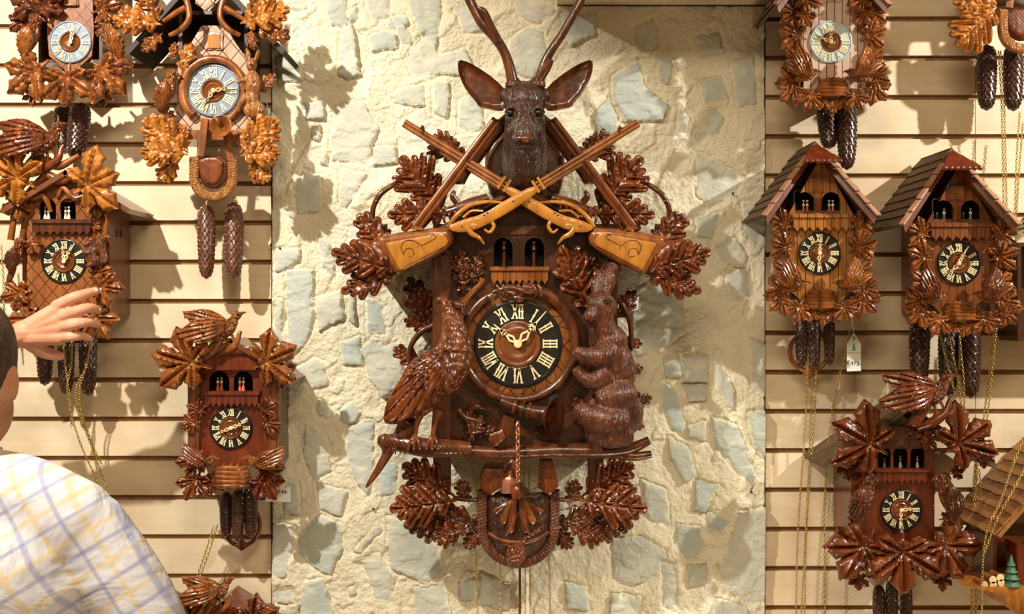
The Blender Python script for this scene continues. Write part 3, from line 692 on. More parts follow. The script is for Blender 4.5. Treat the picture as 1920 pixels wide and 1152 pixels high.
def perched_bird(root, ox, oy, s, h, flip=1, mat='feather_small', wmat='honey_dark', up=0):
    """bird clinging upright, head at top facing +x*flip; origin = body centre"""
    def p(x, y): return (ox+flip*x*s, oy+y*s)
    mb = MB()
    for (x, y, rx, ry, rh, a) in ((0, 0, 16, 28, 15, 14), (8, -28, 13, 13, 12, 0), (-4, 16, 12, 16, 11, 20)):
        X, Y = p(x, y); mb.pell(X, Y, h+16*s, rx*s, ry*s, rh*s, a*flip, 14)
    mb.ptube([p(14, -30)+(h+17*s,), p(22, -29)+(h+17*s,), p(30, -24)+(h+17*s,)], [6*s, 4*s, .9*s], 8)
    b = part('bird', sculpt(mb, max(.9, 1.5*s*T.sc), 3), mat, root, sharp=None)
    X, Y = p(13, -31); mb = MB(); mb.pell(X, Y, h+27*s, 2.6*s, 2.6*s, 2.2*s, 0, 8); part('eye', mb, 'eye', b)
    mb = wing(p(-2, -16), p(-14, 44), h+27*s, wd=.28, nf=6, side=flip, lift=-.2, dome=2.5, belly=.16); part('wing', mb, wmat, b)
    O = [p(-12, 22), p(2, 26), p(-4, 46), p(-12, 64), p(-20, 66), p(-24, 58), p(-18, 40)]
    g, L = inv(p(-6, 24), p(-16, 64))
    mb = relief(chaikin(O, 1), h+10*s, 3*s, 3*s, 6*s, fn=lambda x, y, d: 1.6*s*np.abs(np.sin(g(x, y)[1]*14)), res=2.4*s); part('tail', mb, wmat, b)
    return b
def nest(root, x, y, w, hh, h, mat='honey_dark'):
    mb = MB(); c = Q(x, y, h); f = R(1, h)
    rows = 5
    for k in range(rows):
        t = k/(rows-1); r = w*(.62+.38*math.sin(math.pi*(.15+.6*t))); z = hh*(.5-t); 
        pts = [c+np.array([r*math.cos(a)*f, -abs(w*.55*math.sin(a))*f if True else 0, z*f+math.sin(a*3+k)*f*.8]) for a in np.linspace(0, -math.pi, 15)]
        pts = [np.array([p_[0], -(h+T.dh)-abs(math.sin(a))*w*.5*f, p_[2]]) for p_, a in zip(pts, np.linspace(0, math.pi, 15))]
        mb.tube(pts, hh*.16*f, 7)
    mb.pell(x, y+hh*.1, h, w*.72, hh*.5, w*.38, 0, 14)
    o = part('nest', mb, mat, root)
    for dx in (-.38, .05, .42):
        mb = MB(); mb.pell(x+dx*w, y-hh*.55, h+w*.2, w*.17, w*.2, w*.17, 0, 10); mb.ptube([(x+dx*w, y-hh*.62, h+w*.3), (x+dx*w, y-hh*.85, h+w*.42)], [w*.09, w*.02], 6)
        part('nestling', mb, mat, o)
    return o
def shingles(mb, O, A, B, rows, cols, lift=3.0, th=3.0, mi=0, jit=.3, seed=0, shr=0.0):
    """O eave corner, A along the eave, B up the slope (u)"""
    O, A, B = map(lambda v: np.array(v, float), (O, A, B)); nrm = np.cross(A, B); nrm /= np.linalg.norm(nrm)
    if nrm[2] < 0: nrm = -nrm
    r = random.Random(seed)
    for i in range(rows):
        b0 = i/rows-.012; b1 = (i+1.25)/rows; b1 = min(b1, 1.02); off = (.5 if i % 2 else 0)
        for j in range(-1, cols+1):
            a0 = max(0, (j+off)/cols); a1 = min(1, (j+1+off)/cols-.006)
            if a1-a0 < .01: continue
            q = b0-r.random()*jit*.05; l = lift*(1+r.random()*.25)
            lo = [O+A*a0*(1-shr*q)+B*q+nrm*l, O+A*a1*(1-shr*q)+B*q+nrm*l, O+A*a1*(1-shr*b1)+B*b1, O+A*a0*(1-shr*b1)+B*b1]
            hi = [lo[0]+nrm*th, lo[1]+nrm*th, lo[2]+nrm*th*.5, lo[3]+nrm*th*.5]
            mb.hexa(lo+hi, mi)
def slab(mb, p0, p1, p2, p3, t, mi=0):
    """quad slab, thickness t downwards along the normal"""
    P = [np.array(p, float) for p in (p0, p1, p2, p3)]; n = np.cross(P[1]-P[0], P[3]-P[0]); n /= np.linalg.norm(n)
    if n[2] < 0: n = -n
    mb.hexa([p-n*t for p in P]+P, mi)
# pine cone weights -------------------------------------------------
def cone_mesh(L=150, Rr=19, rows=19, M_=10, mat='cone'):
    nv, nu = rows*6, M_*8; t = np.linspace(0, 1, nv+1); u = np.arange(nu)/nu; TT, UU = np.meshgrid(t, u, indexing='ij')
    prof = Rr*np.interp(TT, [0, .03, .10, .3, .6, .85, .96, 1.0], [.45, .72, .90, 1.0, .94, .78, .5, .02])
    best = np.zeros_like(TT)
    for dj in (0, 1):
        j = np.floor(TT*rows)-dj; b = TT*rows-j; off = (j % 2)*.5; a = (UU*M_-off) % 1-.5
        lim = 1.35-1.9*a*a*2.0; ins = (b < lim); hh = np.where(ins, .25+.75*b/1.35, 0)*(1-1.2*a*a); best = np.maximum(best, hh)
    rr = prof+best*Rr*.20*np.clip((1-TT)*12, 0, 1); ang = 2*math.pi*UU
    V = np.stack([rr*np.cos(ang), rr*np.sin(ang), -TT*L], -1).reshape(-1, 3)
    F = [(i*nu+k, (i+1)*nu+k, (i+1)*nu+(k+1) % nu, i*nu+(k+1) % nu) for i in range(nv) for k in range(nu)]
    mb = MB(); mb.add(V, F); mb.ell((0, 0, 0), (Rr*.45, Rr*.45, 5), 14)
    me = to_mesh('pine_cone_weight', (mb.data()[0]-np.array([0, 0, CAMZ/K]), mb.f, mb.m), None, mat, sharp=35)
    hk = MB(); pts = [(0, 0, 0), (0, 0, 8), (4, 0, 12), (4, 0, 17), (0, 0, 20), (-3.5, 0, 17)]; hk.tube(pts, 1.2, 7)
    hm = to_mesh('hook', (hk.data()[0]-np.array([0, 0, CAMZ/K]), hk.f, hk.m), None, 'brass')
    return me, hm
CONES = {}
def cone(px, y_top, y_bot, w, h, label, group, mat='cone', tilt=0, long=None):
    """weight hanging with its tip down, w = visible width"""
    ln = (y_bot-y_top)/w; key = (mat, 'l' if ln > 4.6 else 's')
    if key not in CONES: CONES[key] = cone_mesh(L=200 if key[1] == 'l' else 145, rows=24 if key[1] == 'l' else 17, mat=mat)
    me, hm = CONES[key]; L0 = 200 if key[1] == 'l' else 145
    o = bpy.data.objects.new('pine_cone_weight', me); COL.objects.link(o)
    f = fac(h); p = Q(px, y_top, h); o.location = W(*p)
    o.scale = (w*T.sc*f/44,)*2+((y_bot-y_top)*T.sc*f/L0,); o.rotation_euler = (0, math.radians(tilt), rnd.random()*6)
    o['label'] = label; o['category'] = 'clock weight'; o['group'] = group
    k = bpy.data.objects.new('hook', hm); COL.objects.link(k); k.parent = o
    return o
CHAIN_N = [0]
def chain(pts, label, group, mat='brass', lk=6.4, wr=.75, name='weight_chain'):
    """pts (px,py,h) polyline"""
    P = catmull([Q(*p) for p in pts], 10); P = np.array(P); seg = np.r_[0, np.cumsum(np.linalg.norm(np.diff(P, axis=0), axis=1))]
    n = max(2, int(seg[-1]/(lk*.78))); mb = MB()
    NS, NW = 8, 4
    for i in range(n):
        s = seg[-1]*(i+.5)/n; c = np.array([np.interp(s, seg, P[:, k]) for k in range(3)])
        c2 = np.array([np.interp(min(seg[-1], s+2), seg, P[:, k]) for k in range(3)]); c1 = np.array([np.interp(max(0, s-2), seg, P[:, k]) for k in range(3)])
        t = c2-c1; t /= np.linalg.norm(t); a = np.cross(t, [0, 1., 0]); a /= (np.linalg.norm(a)+1e-9); b = np.cross(t, a)
        sd = (a+b)*.7071 if i % 2 else (a-b)*.7071; nn = np.cross(t, sd); V = []
        for k in range(NS):
            an = 2*math.pi*k/NS; ct = t*math.cos(an)*lk*.5+sd*math.sin(an)*lk*.27; o = ct/np.linalg.norm(ct)
            for q in range(NW):
                bn = 2*math.pi*q/NW; V.append(c+ct+wr*(math.cos(bn)*o+math.sin(bn)*nn))
        mb.add(V, [(k*NW+q, k*NW+(q+1) % NW, ((k+1) % NS)*NW+(q+1) % NW, ((k+1) % NS)*NW+q) for k in range(NS) for q in range(NW)])
    top = P[0]
    return single(name, mb, mat, label, 'chain', loc_u=tuple(top), group=group, sharp=None)
def text_mb(body, x, y, size, h, tilt=0):
    cu = bpy.data.curves.new('t', 'FONT'); cu.body = body; cu.size = 1; cu.align_x = 'CENTER'; cu.align_y = 'CENTER'; cu.resolution_u = 3
    ob = bpy.data.objects.new('t', cu); COL.objects.link(ob); dg = bpy.context.evaluated_depsgraph_get(); dg.update()
    e = ob.evaluated_get(dg).to_mesh(); V = np.array([tuple(v.co) for v in e.vertices]); F = [tuple(p.vertices) for p in e.polygons]
    bpy.data.objects.remove(ob); c = Q(x, y, h); f = R(size, h); a = math.radians(tilt)
    X = V[:, 0]*math.cos(a)-V[:, 1]*math.sin(a); Z = V[:, 0]*math.sin(a)+V[:, 1]*math.cos(a)
    mb = MB(); n = len(V); top = np.stack([c[0]+X*f, np.full(n, c[1]), c[2]+Z*f], 1); bot = top.copy(); bot[:, 1] += .5
    mb.add(np.vstack([top, bot]), F+[tuple(i+n for i in reversed(q)) for q in F]); return mb
# ------------------------------------------------------------------ clocks
def prism(mb, O, h0, th, dome=1.5, dw=4, res=4): return relief(O, h0, th, dome, dw, res=res, mb=mb)
def door_part(root, x, y, w, hh, h, fmat, dmat):
    """small cuckoo door in its frame"""
    mb = MB(); O = [(x-w*.8, y-hh*.62), (x-w*.3, y-hh*.62), (x, y-hh*.75), (x+w*.3, y-hh*.62), (x+w*.8, y-hh*.62), (x+w*.68, y), (x+w*.8, y+hh*.62), (x+w*.3, y+hh*.66), (x, y+hh*.58), (x-w*.3, y+hh*.66), (x-w*.8, y+hh*.62), (x-w*.68, y)]
    relief(chaikin(O, 1), h, 3, 1.2, 3, res=3, mb=mb); f = part('door_frame', mb, fmat, root)
    mb = MB(); mb.box(x-w/2, x+w/2, y-hh/2, y+hh/2, h+2, h+6); part('cuckoo_door', mb, dmat, root, smooth=False)
def leaves(root, lst, h, mat, kind='maple', seed=0, **kw):
    for i, e in enumerate(lst):
        b, t = e[0], e[1]; hh = e[2] if len(e) > 2 else h; m = e[3] if len(e) > 3 and e[3] else mat; L = math.hypot(t[0]-b[0], t[1]-b[1])
        part('leaf', leaf(kind, b, t, hh, seed=seed*31+i, th=max(1.5, L*.03), fine=(34 if L > 110 else 26), **kw), m, root, sharp=70)
def mir(lst, ax): return [((2*ax-e[0][0], e[0][1]), (2*ax-e[1][0], e[1][1]))+tuple(e[2:]) for e in lst]
def gable(root, ax, ay, ex, ey, h0, h1, mat, name='roof_board', t=7):
    """two plain roof boards: apex pixel (ax,ay), eaves at ax+-ex, ey (front edge at h1)"""
    for s in (-1, 1):
        mb = MB(); a1 = Q(ax, ay, h1); e1 = Q(ax+s*ex, ey, h1); a0 = a1.copy(); a0[1] = -(h0+T.dh); e0 = e1.copy(); e0[1] = -(h0+T.dh)
        slab(mb, e0, e1, a1, a0, t*T.sc); part(name, mb, mat, root, smooth=False)
def squirrel(root, x, y, s, h, flip, mat):
    mb = MB()
    for a, b, rx, ry, an in ((0, 0, 13, 20, 10), (-6, -22, 9, 8, 0), (6, 12, 13, 12, 0), (-12, -19, 5, 4, 0)): mb.pell(x+flip*a*s, y+b*s, h+12*s, rx*s, ry*s, 11*s, an*flip, 12)
    for e in (-2, -9): mb.ptube([(x+flip*e*s, y-28*s, h+12*s), (x+flip*(e+1)*s, y-36*s, h+12*s)], [3*s, 1*s], 6)
    mb.ptube([(x-flip*2*s, y-6*s, h+20*s), (x-flip*14*s, y-4*s, h+24*s), (x-flip*18*s, y-12*s, h+22*s)], [4.5*s, 3.5*s, 3*s], 7)
    mb.ptube([(x+flip*4*s, y+18*s, h+18*s), (x-flip*12*s, y+22*s, h+20*s)], [5*s, 4*s], 7)
    b = part('squirrel', sculpt(mb, 1.3*s, 3), mat, root, sharp=None)
    mb = MB(); mb.ptube([(x+flip*10*s, y+22*s, h+8*s), (x+flip*24*s, y+10*s, h+8*s), (x+flip*20*s, y-12*s, h+8*s), (x+flip*22*s, y-30*s, h+8*s), (x+flip*32*s, y-34*s, h+8*s), (x+flip*36*s, y-24*s, h+8*s)], [4*s, 8*s, 8*s, 8*s, 6*s, 3*s], 10)
    part('tail', mb, mat, b)
    return b
def ring_pendulum(root, x, y, r, h, mat='ruby', sy=1.15):
    mb = MB(); c = Q(x, y, h); f = R(1, h)
    mb.tube([c+np.array([r*math.cos(a)*f, 0, r*sy*math.sin(a)*f]) for a in np.linspace(0, 2*math.pi, 29)], r*.12*f, 8)
    mb.box(x-1.2, x+1.2, y-r*2.2, y-r, h-2, h); relief([(x-r*.35, y+r*1.2), (x, y+r*.7), (x+r*.35, y+r*1.2), (x, y+r*1.45)], h, 4, 2, 5, res=4, mb=mb)
    part('pendulum', mb, mat, root)

# clock with a bird on its gable (two of them by the stone panel, lower left)
def bird_top_clock(root, light='honey_dark', bodym='ruby', figs='couple', gabm='case_mid'):
    case(root, 352, 524, 668, 868, 98, 'case_dark')
    O = [(354, 672), (395, 650), (433, 640), (473, 650), (522, 672), (522, 866), (470, 872), (433, 885), (396, 872), (354, 866)]
    n1, n2 = arch(392, 430, 696, 735), arch(438, 474, 696, 735)
    mb = relief(O, 98, 6, 0, 5, holes=[n1, n2], res=8); part('front_board', mb, bodym, root)
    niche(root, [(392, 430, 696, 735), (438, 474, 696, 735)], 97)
    for x in (362, 514):
        mb = MB(); mb.box(x-10, x+10, 675, 862, 104, 112); mb.box(x-4, x+4, 690, 850, 112, 114); part('corner_post', mb, 'case_mid', root, smooth=False)
    gable(root, 433, 636, 118, 712, 12, 128, gabm)
    mb = MB(); mb.box(385, 480, 652, 694, 104, 118); prism(mb, [(385, 652), (433, 642), (480, 652), (480, 664), (385, 664)], 104, 20); part('lintel', mb, bodym, root, smooth=False)
    balcony(root, 384, 484, 737, 764, 102, bodym, n=9)
    dancer(root, 412, 733, 88, 12.5); dancer(root, 453, 733, 88, 12.5)
    dial(root, 433, 803, 38, 105, hour=248, minute=68, hl=(.82, .88))
    leaves(root, [((398, 690), (286, 658), 128), ((470, 692), (562, 652), 128)], 128, light, seed=3, lift=.1, w=1.1)
    leaves(root, [((512, 690), (560, 714), 118), ((352, 690), (300, 712), 118)], 118, light, seed=5)
    leaves(root, [((388, 775), (352, 758)), ((378, 790), (338, 800)), ((484, 775), (520, 755)), ((486, 792), (532, 798))], 112, 'redwood', seed=6)
    leaves(root, [((392, 862), (330, 868), 114), ((378, 880), (352, 938), 112), ((478, 878), (538, 880), 112, 'redwood'), ((486, 880), (520, 938), 110, 'ruby'), ((405, 885), (398, 930), 108), ((452, 890), (470, 918), 108)], 112, 'redwood', seed=8)
    spread_bird(root, 425, 618, 1.0, 116, wmat='honey_dark')
    nest_bird(root, 482, 868, .95, 118, flip=-1, wmat='honey_dark', wtip=(-52, -34), wtip2=(-56, 12)); nest_bird(root, 384, 868, .9, 118, flip=1, wmat='redwood', wtip=(-40, -40), wtip2=(-48, 8))
    nest(root, 433, 893, 34, 32, 110, 'honey_dark')
    ring_pendulum(root, 453, 985, 34, 40)
setT()
r = thing('cuckoo_clock', 'complete winged bird clock left of the stone panel, white paper tag at its foot', 'cuckoo clock', Q(433, 803, 10))
bird_top_clock(r)
setT(455, 575, 437, 1075, .86)
r = thing('cuckoo_clock', 'clock cut off at the bottom left, only its dark bird and red brown roof showing', 'cuckoo clock', Q(433, 803, 10))
bird_top_clock(r, light='redwood', gabm='ruby')

# clock behind the visitor's hand
setT()
r = thing('cuckoo_clock', 'carved cuckoo clock behind the raised hand, bird on top, squirrel beside its dial', 'cuckoo clock', Q(120, 490, 10))
case(r, 42, 205, 372, 590, 122, 'case_mid', t=7)
O = [(50, 372), (90, 335), (120, 322), (150, 335), (198, 372), (198, 575), (160, 590), (80, 590), (50, 575)]
nn = [(73, 105, 372, 412), (112, 142, 372, 412)]
part('front_board', relief(O, 122, 6, 0, 5, holes=[arch(*q) for q in nn], res=8), 'lattice', r)
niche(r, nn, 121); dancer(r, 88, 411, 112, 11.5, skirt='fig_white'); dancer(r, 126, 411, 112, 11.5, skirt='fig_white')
gable(r, 122, 318, 122, 392, 12, 150, 'case_mid', t=9)
balcony(r, 60, 170, 415, 441, 124, 'walnut', n=8)
mb = MB(); mb.ptube([(40, 380, 132), (62, 352, 134), (88, 330, 136), (112, 338, 138), (150, 330, 136), (178, 350, 134)], [6, 7, 8, 9, 8, 6], 8)
mb.ptube([(96, 398, 130), (82, 368, 134), (60, 372, 134), (40, 360, 132)], [4, 6, 6, 4], 8); mb.ptube([(108, 370, 130), (118, 352, 134), (140, 372, 134), (160, 366, 132)], [4, 5, 6, 4], 8)
mb.ptube([(60, 318, 136), (84, 300, 138), (110, 312, 138), (148, 292, 136)], [5, 8, 8, 5], 8); part('branch_trim', mb, 'honey_dark', r)
for x in (22, 44, 178, 198): mb = MB(); mb.ptube([(x, 372, 124), (x+3, 410, 126), (x-2, 450, 124)], [7, 6, 7], 8); part('branch_post', mb, 'honey_dark', r)
leaves(r, [((68, 352), (-30, 300), 146), ((136, 362), (232, 322), 148)], 146, 'honey', seed=21, lift=.1, w=1.2)
leaves(r, [((165, 372), (215, 395), 130), ((60, 372), (5, 400), 132), ((72, 445), (55, 480), 132, 'honey_dark'), ((168, 430), (190, 412), 130)], 130, 'honey_dark', seed=23)
leaves(r, [((60, 545), (0, 562), 128), ((170, 535), (238, 545), 130), ((70, 575), (38, 640), 128), ((120, 580), (118, 650), 132), ((170, 575), (205, 640), 128), ((165, 520), (215, 505), 126)], 128, 'honey_dark', seed=25)
dial(r, 120, 490, 40, 129, hour=-8, minute=24, hl=(.72, .85))
spread_bird(r, 88, 268, 1.15, 135, mat='feather_red', wmat='redwood')
perched_bird(r, 30, 478, .8, 128, flip=1, mat='feather_red', wmat='walnut')
squirrel(r, 172, 478, .95, 130, 1, 'fur_brown')
mb = MB()
for sx in (222, 230): mb.box(sx-961+961, sx+3, 428, 442, 40, 41)
mb = MB(); 
for k in range(2): a = Q(205, 435, 122); mb.boxu(a[0]-.6, a[0]+.8, -(88-k*22), -(78-k*22), a[2]-7, a[2]+7)
part('sound_slot', mb, 'void', r, smooth=False)

# leafy clock with slate dial, top left corner
setT()
r = thing('cuckoo_clock', 'top left corner cuckoo clock, slate dial on a brown diamond cut board, three leaves below', 'cuckoo clock', Q(132, 79, 10))
case(r, 72, 192, -110, 118, 92, 'case_dark')
O = [(88, 60), (92, -30), (132, -120), (172, -30), (176, 60), (172, 105), (132, 140), (92, 105)]
part('front_board', relief(O, 92, 6, 0, 5, res=8), 'lattice', r)
door_part(r, 131, 0, 22, 20, 98, 'walnut', 'honey')
dial(r, 132, 79, 38, 99, plate='dial_slate', hour=2, minute=12, rin=.5, hl=(.62, .85))
gable(r, 132, -180, 130, -40, 12, 130, 'case_dark')
leaves(r, [((92, 112), (24, 182), 112), ((131, 118), (130, 208), 118), ((172, 112), (238, 180), 112)], 112, 'honey_dark', seed=41, lift=.1, w=1.1)
leaves(r, [((60, 165), (62, 200), 100), ((190, 165), (196, 205), 100), ((205, 130), (244, 118), 100)], 100, 'honey_dark', seed=44)
leaves(r, [((92, 20), (20, -10), 108, 'walnut'), ((172, 25), (232, 10), 108, 'honey_dark'), ((95, 45), (70, -40), 104, 'redwood'), ((175, 50), (225, 50), 104), ((60, 30), (20, 60), 100, 'redwood')], 104, 'honey_dark', seed=46)
perched_bird(r, 58, 66, 1.0, 104, flip=1, mat='feather_red', wmat='honey_dark'); perched_bird(r, 205, 68, 1.0, 104, flip=-1, mat='feather_small', wmat='honey_dark')

# hunting clock, top left
def horn_bell(mb, x, y, h, r, axis=(0, -1, 0), L=30):
    f = R(1, h); c = Q(x, y, h)
    mb.lathe(c, axis, [(-L*f, r*.22*f), (-L*.5*f, r*.3*f), (-L*.2*f, r*.55*f), (0, r*.95*f), (2*f, r*f), (2.5*f, r*.93*f), (-L*.15*f, r*.5*f), (-L*.45*f, r*.2*f), (-L*.6*f, 0)], 28)
def fur_u(root, x, y0, y1, wo, wi, h, mat, notch=1.7):
    """U shaped fringe, centre x, opening at y0, bottom y1"""
    n = 26; O = [(x-wo, y0)]+[(x-wo*math.cos(math.pi*k/n), y1-wo+wo*math.sin(math.pi*k/n)) for k in range(n+1)]+[(x+wo, y0), (x+wi, y0)]
    O += [(x+wi*math.cos(math.pi*k/n), y1-wo+wi*math.sin(math.pi*k/n)) for k in range(n+1)]+[(x-wi, y0)]
    def fn(X, Y, d):
        yy = Y-(y1-wo); an = np.where(yy > 0, np.arctan2(yy, X-x)*wo, yy+X*.4); return 2.0*np.abs(np.sin(an/notch))
    part('fringe', relief(O, h, 5, 4, 8, fn=fn, res=1.8), mat, root)
def hunting_clock(r, small=False):
    case(r, 335, 465, 20, 262, 110, 'case_dark', t=7)
    O = [(378, 48), (422, 48), (440, 78), (468, 118), (470, 240), (466, 246), (334, 246), (330, 240), (334, 118), (360, 78)]
    part('front_board', relief(O, 110, 6, 0, 5, res=8), 'lattice_pale', r)
    mb = MB(); mb.box(326, 474, 244, 262, 108, 120); part('plinth', mb, 'honey_dark', r, smooth=False)
    door_part(r, 401, 77, 23, 26, 116, 'lattice_pale', 'gold_wood')
    dial(r, 400, 170, 47, 118, plate='dial_slate', hour=215, minute=78, rin=.46, hl=(.74, .85), hand='hand_dark')
    mb = MB(); c = Q(400, 170, 124); f = R(1, 124)
    mb.tube([c+np.array([58*math.cos(a)*f, 0, 60*math.sin(a)*f]) for a in np.linspace(-math.pi*.6, math.pi*1.28, 50)], [(5+4.5*k/49)*f for k in range(50)], 12)
    hn = part('hunting_horn', mb, 'honey_dark', r); mb = MB(); horn_bell(mb, 414, 236, 158, 21); part('horn_bell', mb, 'honey_dark', hn)
    gable(r, 385, -70, 150, 95, 12, 150, 'black_wood', t=9)
    for pts in ([(318, 66, 150), (338, 56, 158), (354, 36, 160), (352, 8, 158), (340, -22, 156), (330, -60, 150)], [(306, 40, 150), (330, 24, 155), (348, 14, 158)]):
        for P in (pts, mirror_pts(pts, 384)):
            mb = MB(); mb.ptube(P, [4, 5.5, 6, 6, 5.5, 5][:len(P)], 9); part('antler', mb, 'honey_dark', r)
    O = [(366, -40), (402, -40), (402, 6), (384, 20), (366, 6)]; part('shield', relief(O, 150, 6, 2, 6, res=4), 'lattice_pale', r)
    leaves(r, [((304, 46), (216, 36), 150), ((450, 44), (546, 20), 152), ((300, 40), (262, -30), 146, 'honey_dark'), ((468, 30), (500, -30), 146, 'honey_dark')], 150, 'honey', 'oak', seed=51, w=1.15, n=4)
    leaves(r, [((305, 62), (268, 98), 140, 'honey_dark'), ((470, 55), (478, 95), 140, 'honey_dark'), ((480, 52), (546, 74), 146, 'honey_dark'), ((340, 138), (362, 82), 124, 'honey'), ((485, 175), (518, 140), 116), ((322, 115), (330, 80), 120)], 130, 'honey_dark', 'oak', seed=57, w=1.1, n=3)
    leaves(r, [((352, 286), (272, 226), 128), ((352, 290), (266, 284), 136), ((335, 300), (298, 340), 122), ((448, 288), (526, 226), 128), ((450, 292), (530, 286), 136), ((468, 300), (505, 342), 122), ((352, 282), (330, 232), 122), ((448, 282), (470, 240), 122)], 130, 'honey', 'oak', seed=61, w=1.25, n=4)
    leaves(r, [((330, 305), (318, 345), 116), ((480, 305), (478, 346), 116)], 116, 'honey_dark', 'oak', seed=71, w=1.0, n=3)
    perched_bird(r, 314, 168, .95, 122, flip=1, mat='feather_small', wmat='honey_dark')
    leaves(r, [((315, 215), (290, 175), 118), ((318, 205), (330, 235), 118)], 118, 'honey_dark', 'oak', seed=72, n=3)
    mb = MB()
    for (x, y, rx, ry, an) in ((474, 158, 16, 26, 0), (476, 205, 22, 17, 0), (472, 122, 10, 13, 10), (470, 186, 15, 16, 0)): mb.pell(x, y, 136, rx, ry, 13, an, 14)
    for e in ((480, 112, 484, 84), (466, 112, 462, 90)): mb.ptube([(e[0], e[1], 138), ((e[0]+e[2])/2+2, (e[1]+e[3])/2, 140), (e[2], e[3], 138)], [4, 4.5, 2], 8)
    mb.ptube([(464, 148, 142), (450, 152, 148), (444, 156, 148)], [6, 4.5, 3.5], 8); mb.ptube([(462, 180, 142), (450, 196, 148), (446, 210, 146)], [7, 5, 4], 8)
    h_ = part('hare', sculpt(mb, 1.5, 3), 'fur_honey', r, sharp=None); mb = MB(); mb.pell(470, 120, 149, 2, 2, 2, 0, 8); part('eye', mb, 'eye', h_)
    # game bag
    mb = MB(); mb.bar((384, 222), (376, 292), 13, 128, 132); mb.bar((424, 252), (432, 300), 13, 124, 128); part('strap', mb, 'honey_dark', r, smooth=False)
    fur_u(r, 400, 294, 378, 45, 27, 118, 'fur_honey')
    O = [(372, 292), (428, 292), (428, 330), (420, 348), (400, 356), (380, 348), (372, 330)]
    part('game_bag', relief(chaikin(O, 1), 112, 6, 5, 12, res=4), 'walnut', r)
    O = [(372, 294), (420, 296), (418, 326), (408, 342), (394, 346), (380, 338), (374, 322)]
    mb = relief(chaikin(O, 1), 120, 5, 2, 6, fn=lambda x, y, d: .8*np.sin(y*1.1)*np.sin(x*.9+y*.3)*np.clip(d/5, 0, 1), res=2.6); part('bag_flap', mb, 'redwood', r)
r = thing('cuckoo_clock', 'hunting cuckoo clock with oak leaves, pale diamond board, grey dial and fringed game bag', 'cuckoo clock', Q(400, 170, 10))
hunting_clock(r)
setT(400, 330, 1917, 52, 1.0)
r = thing('cuckoo_clock', 'hunting clock cut off by the top right corner, one oak leaf and fringed bag showing', 'cuckoo clock', Q(400, 170, 10))
hunting_clock(r)
leaves(r, [((352, 290), (270, 368), 138, 'honey')], 138, 'honey', 'oak', seed=88, w=1.35)

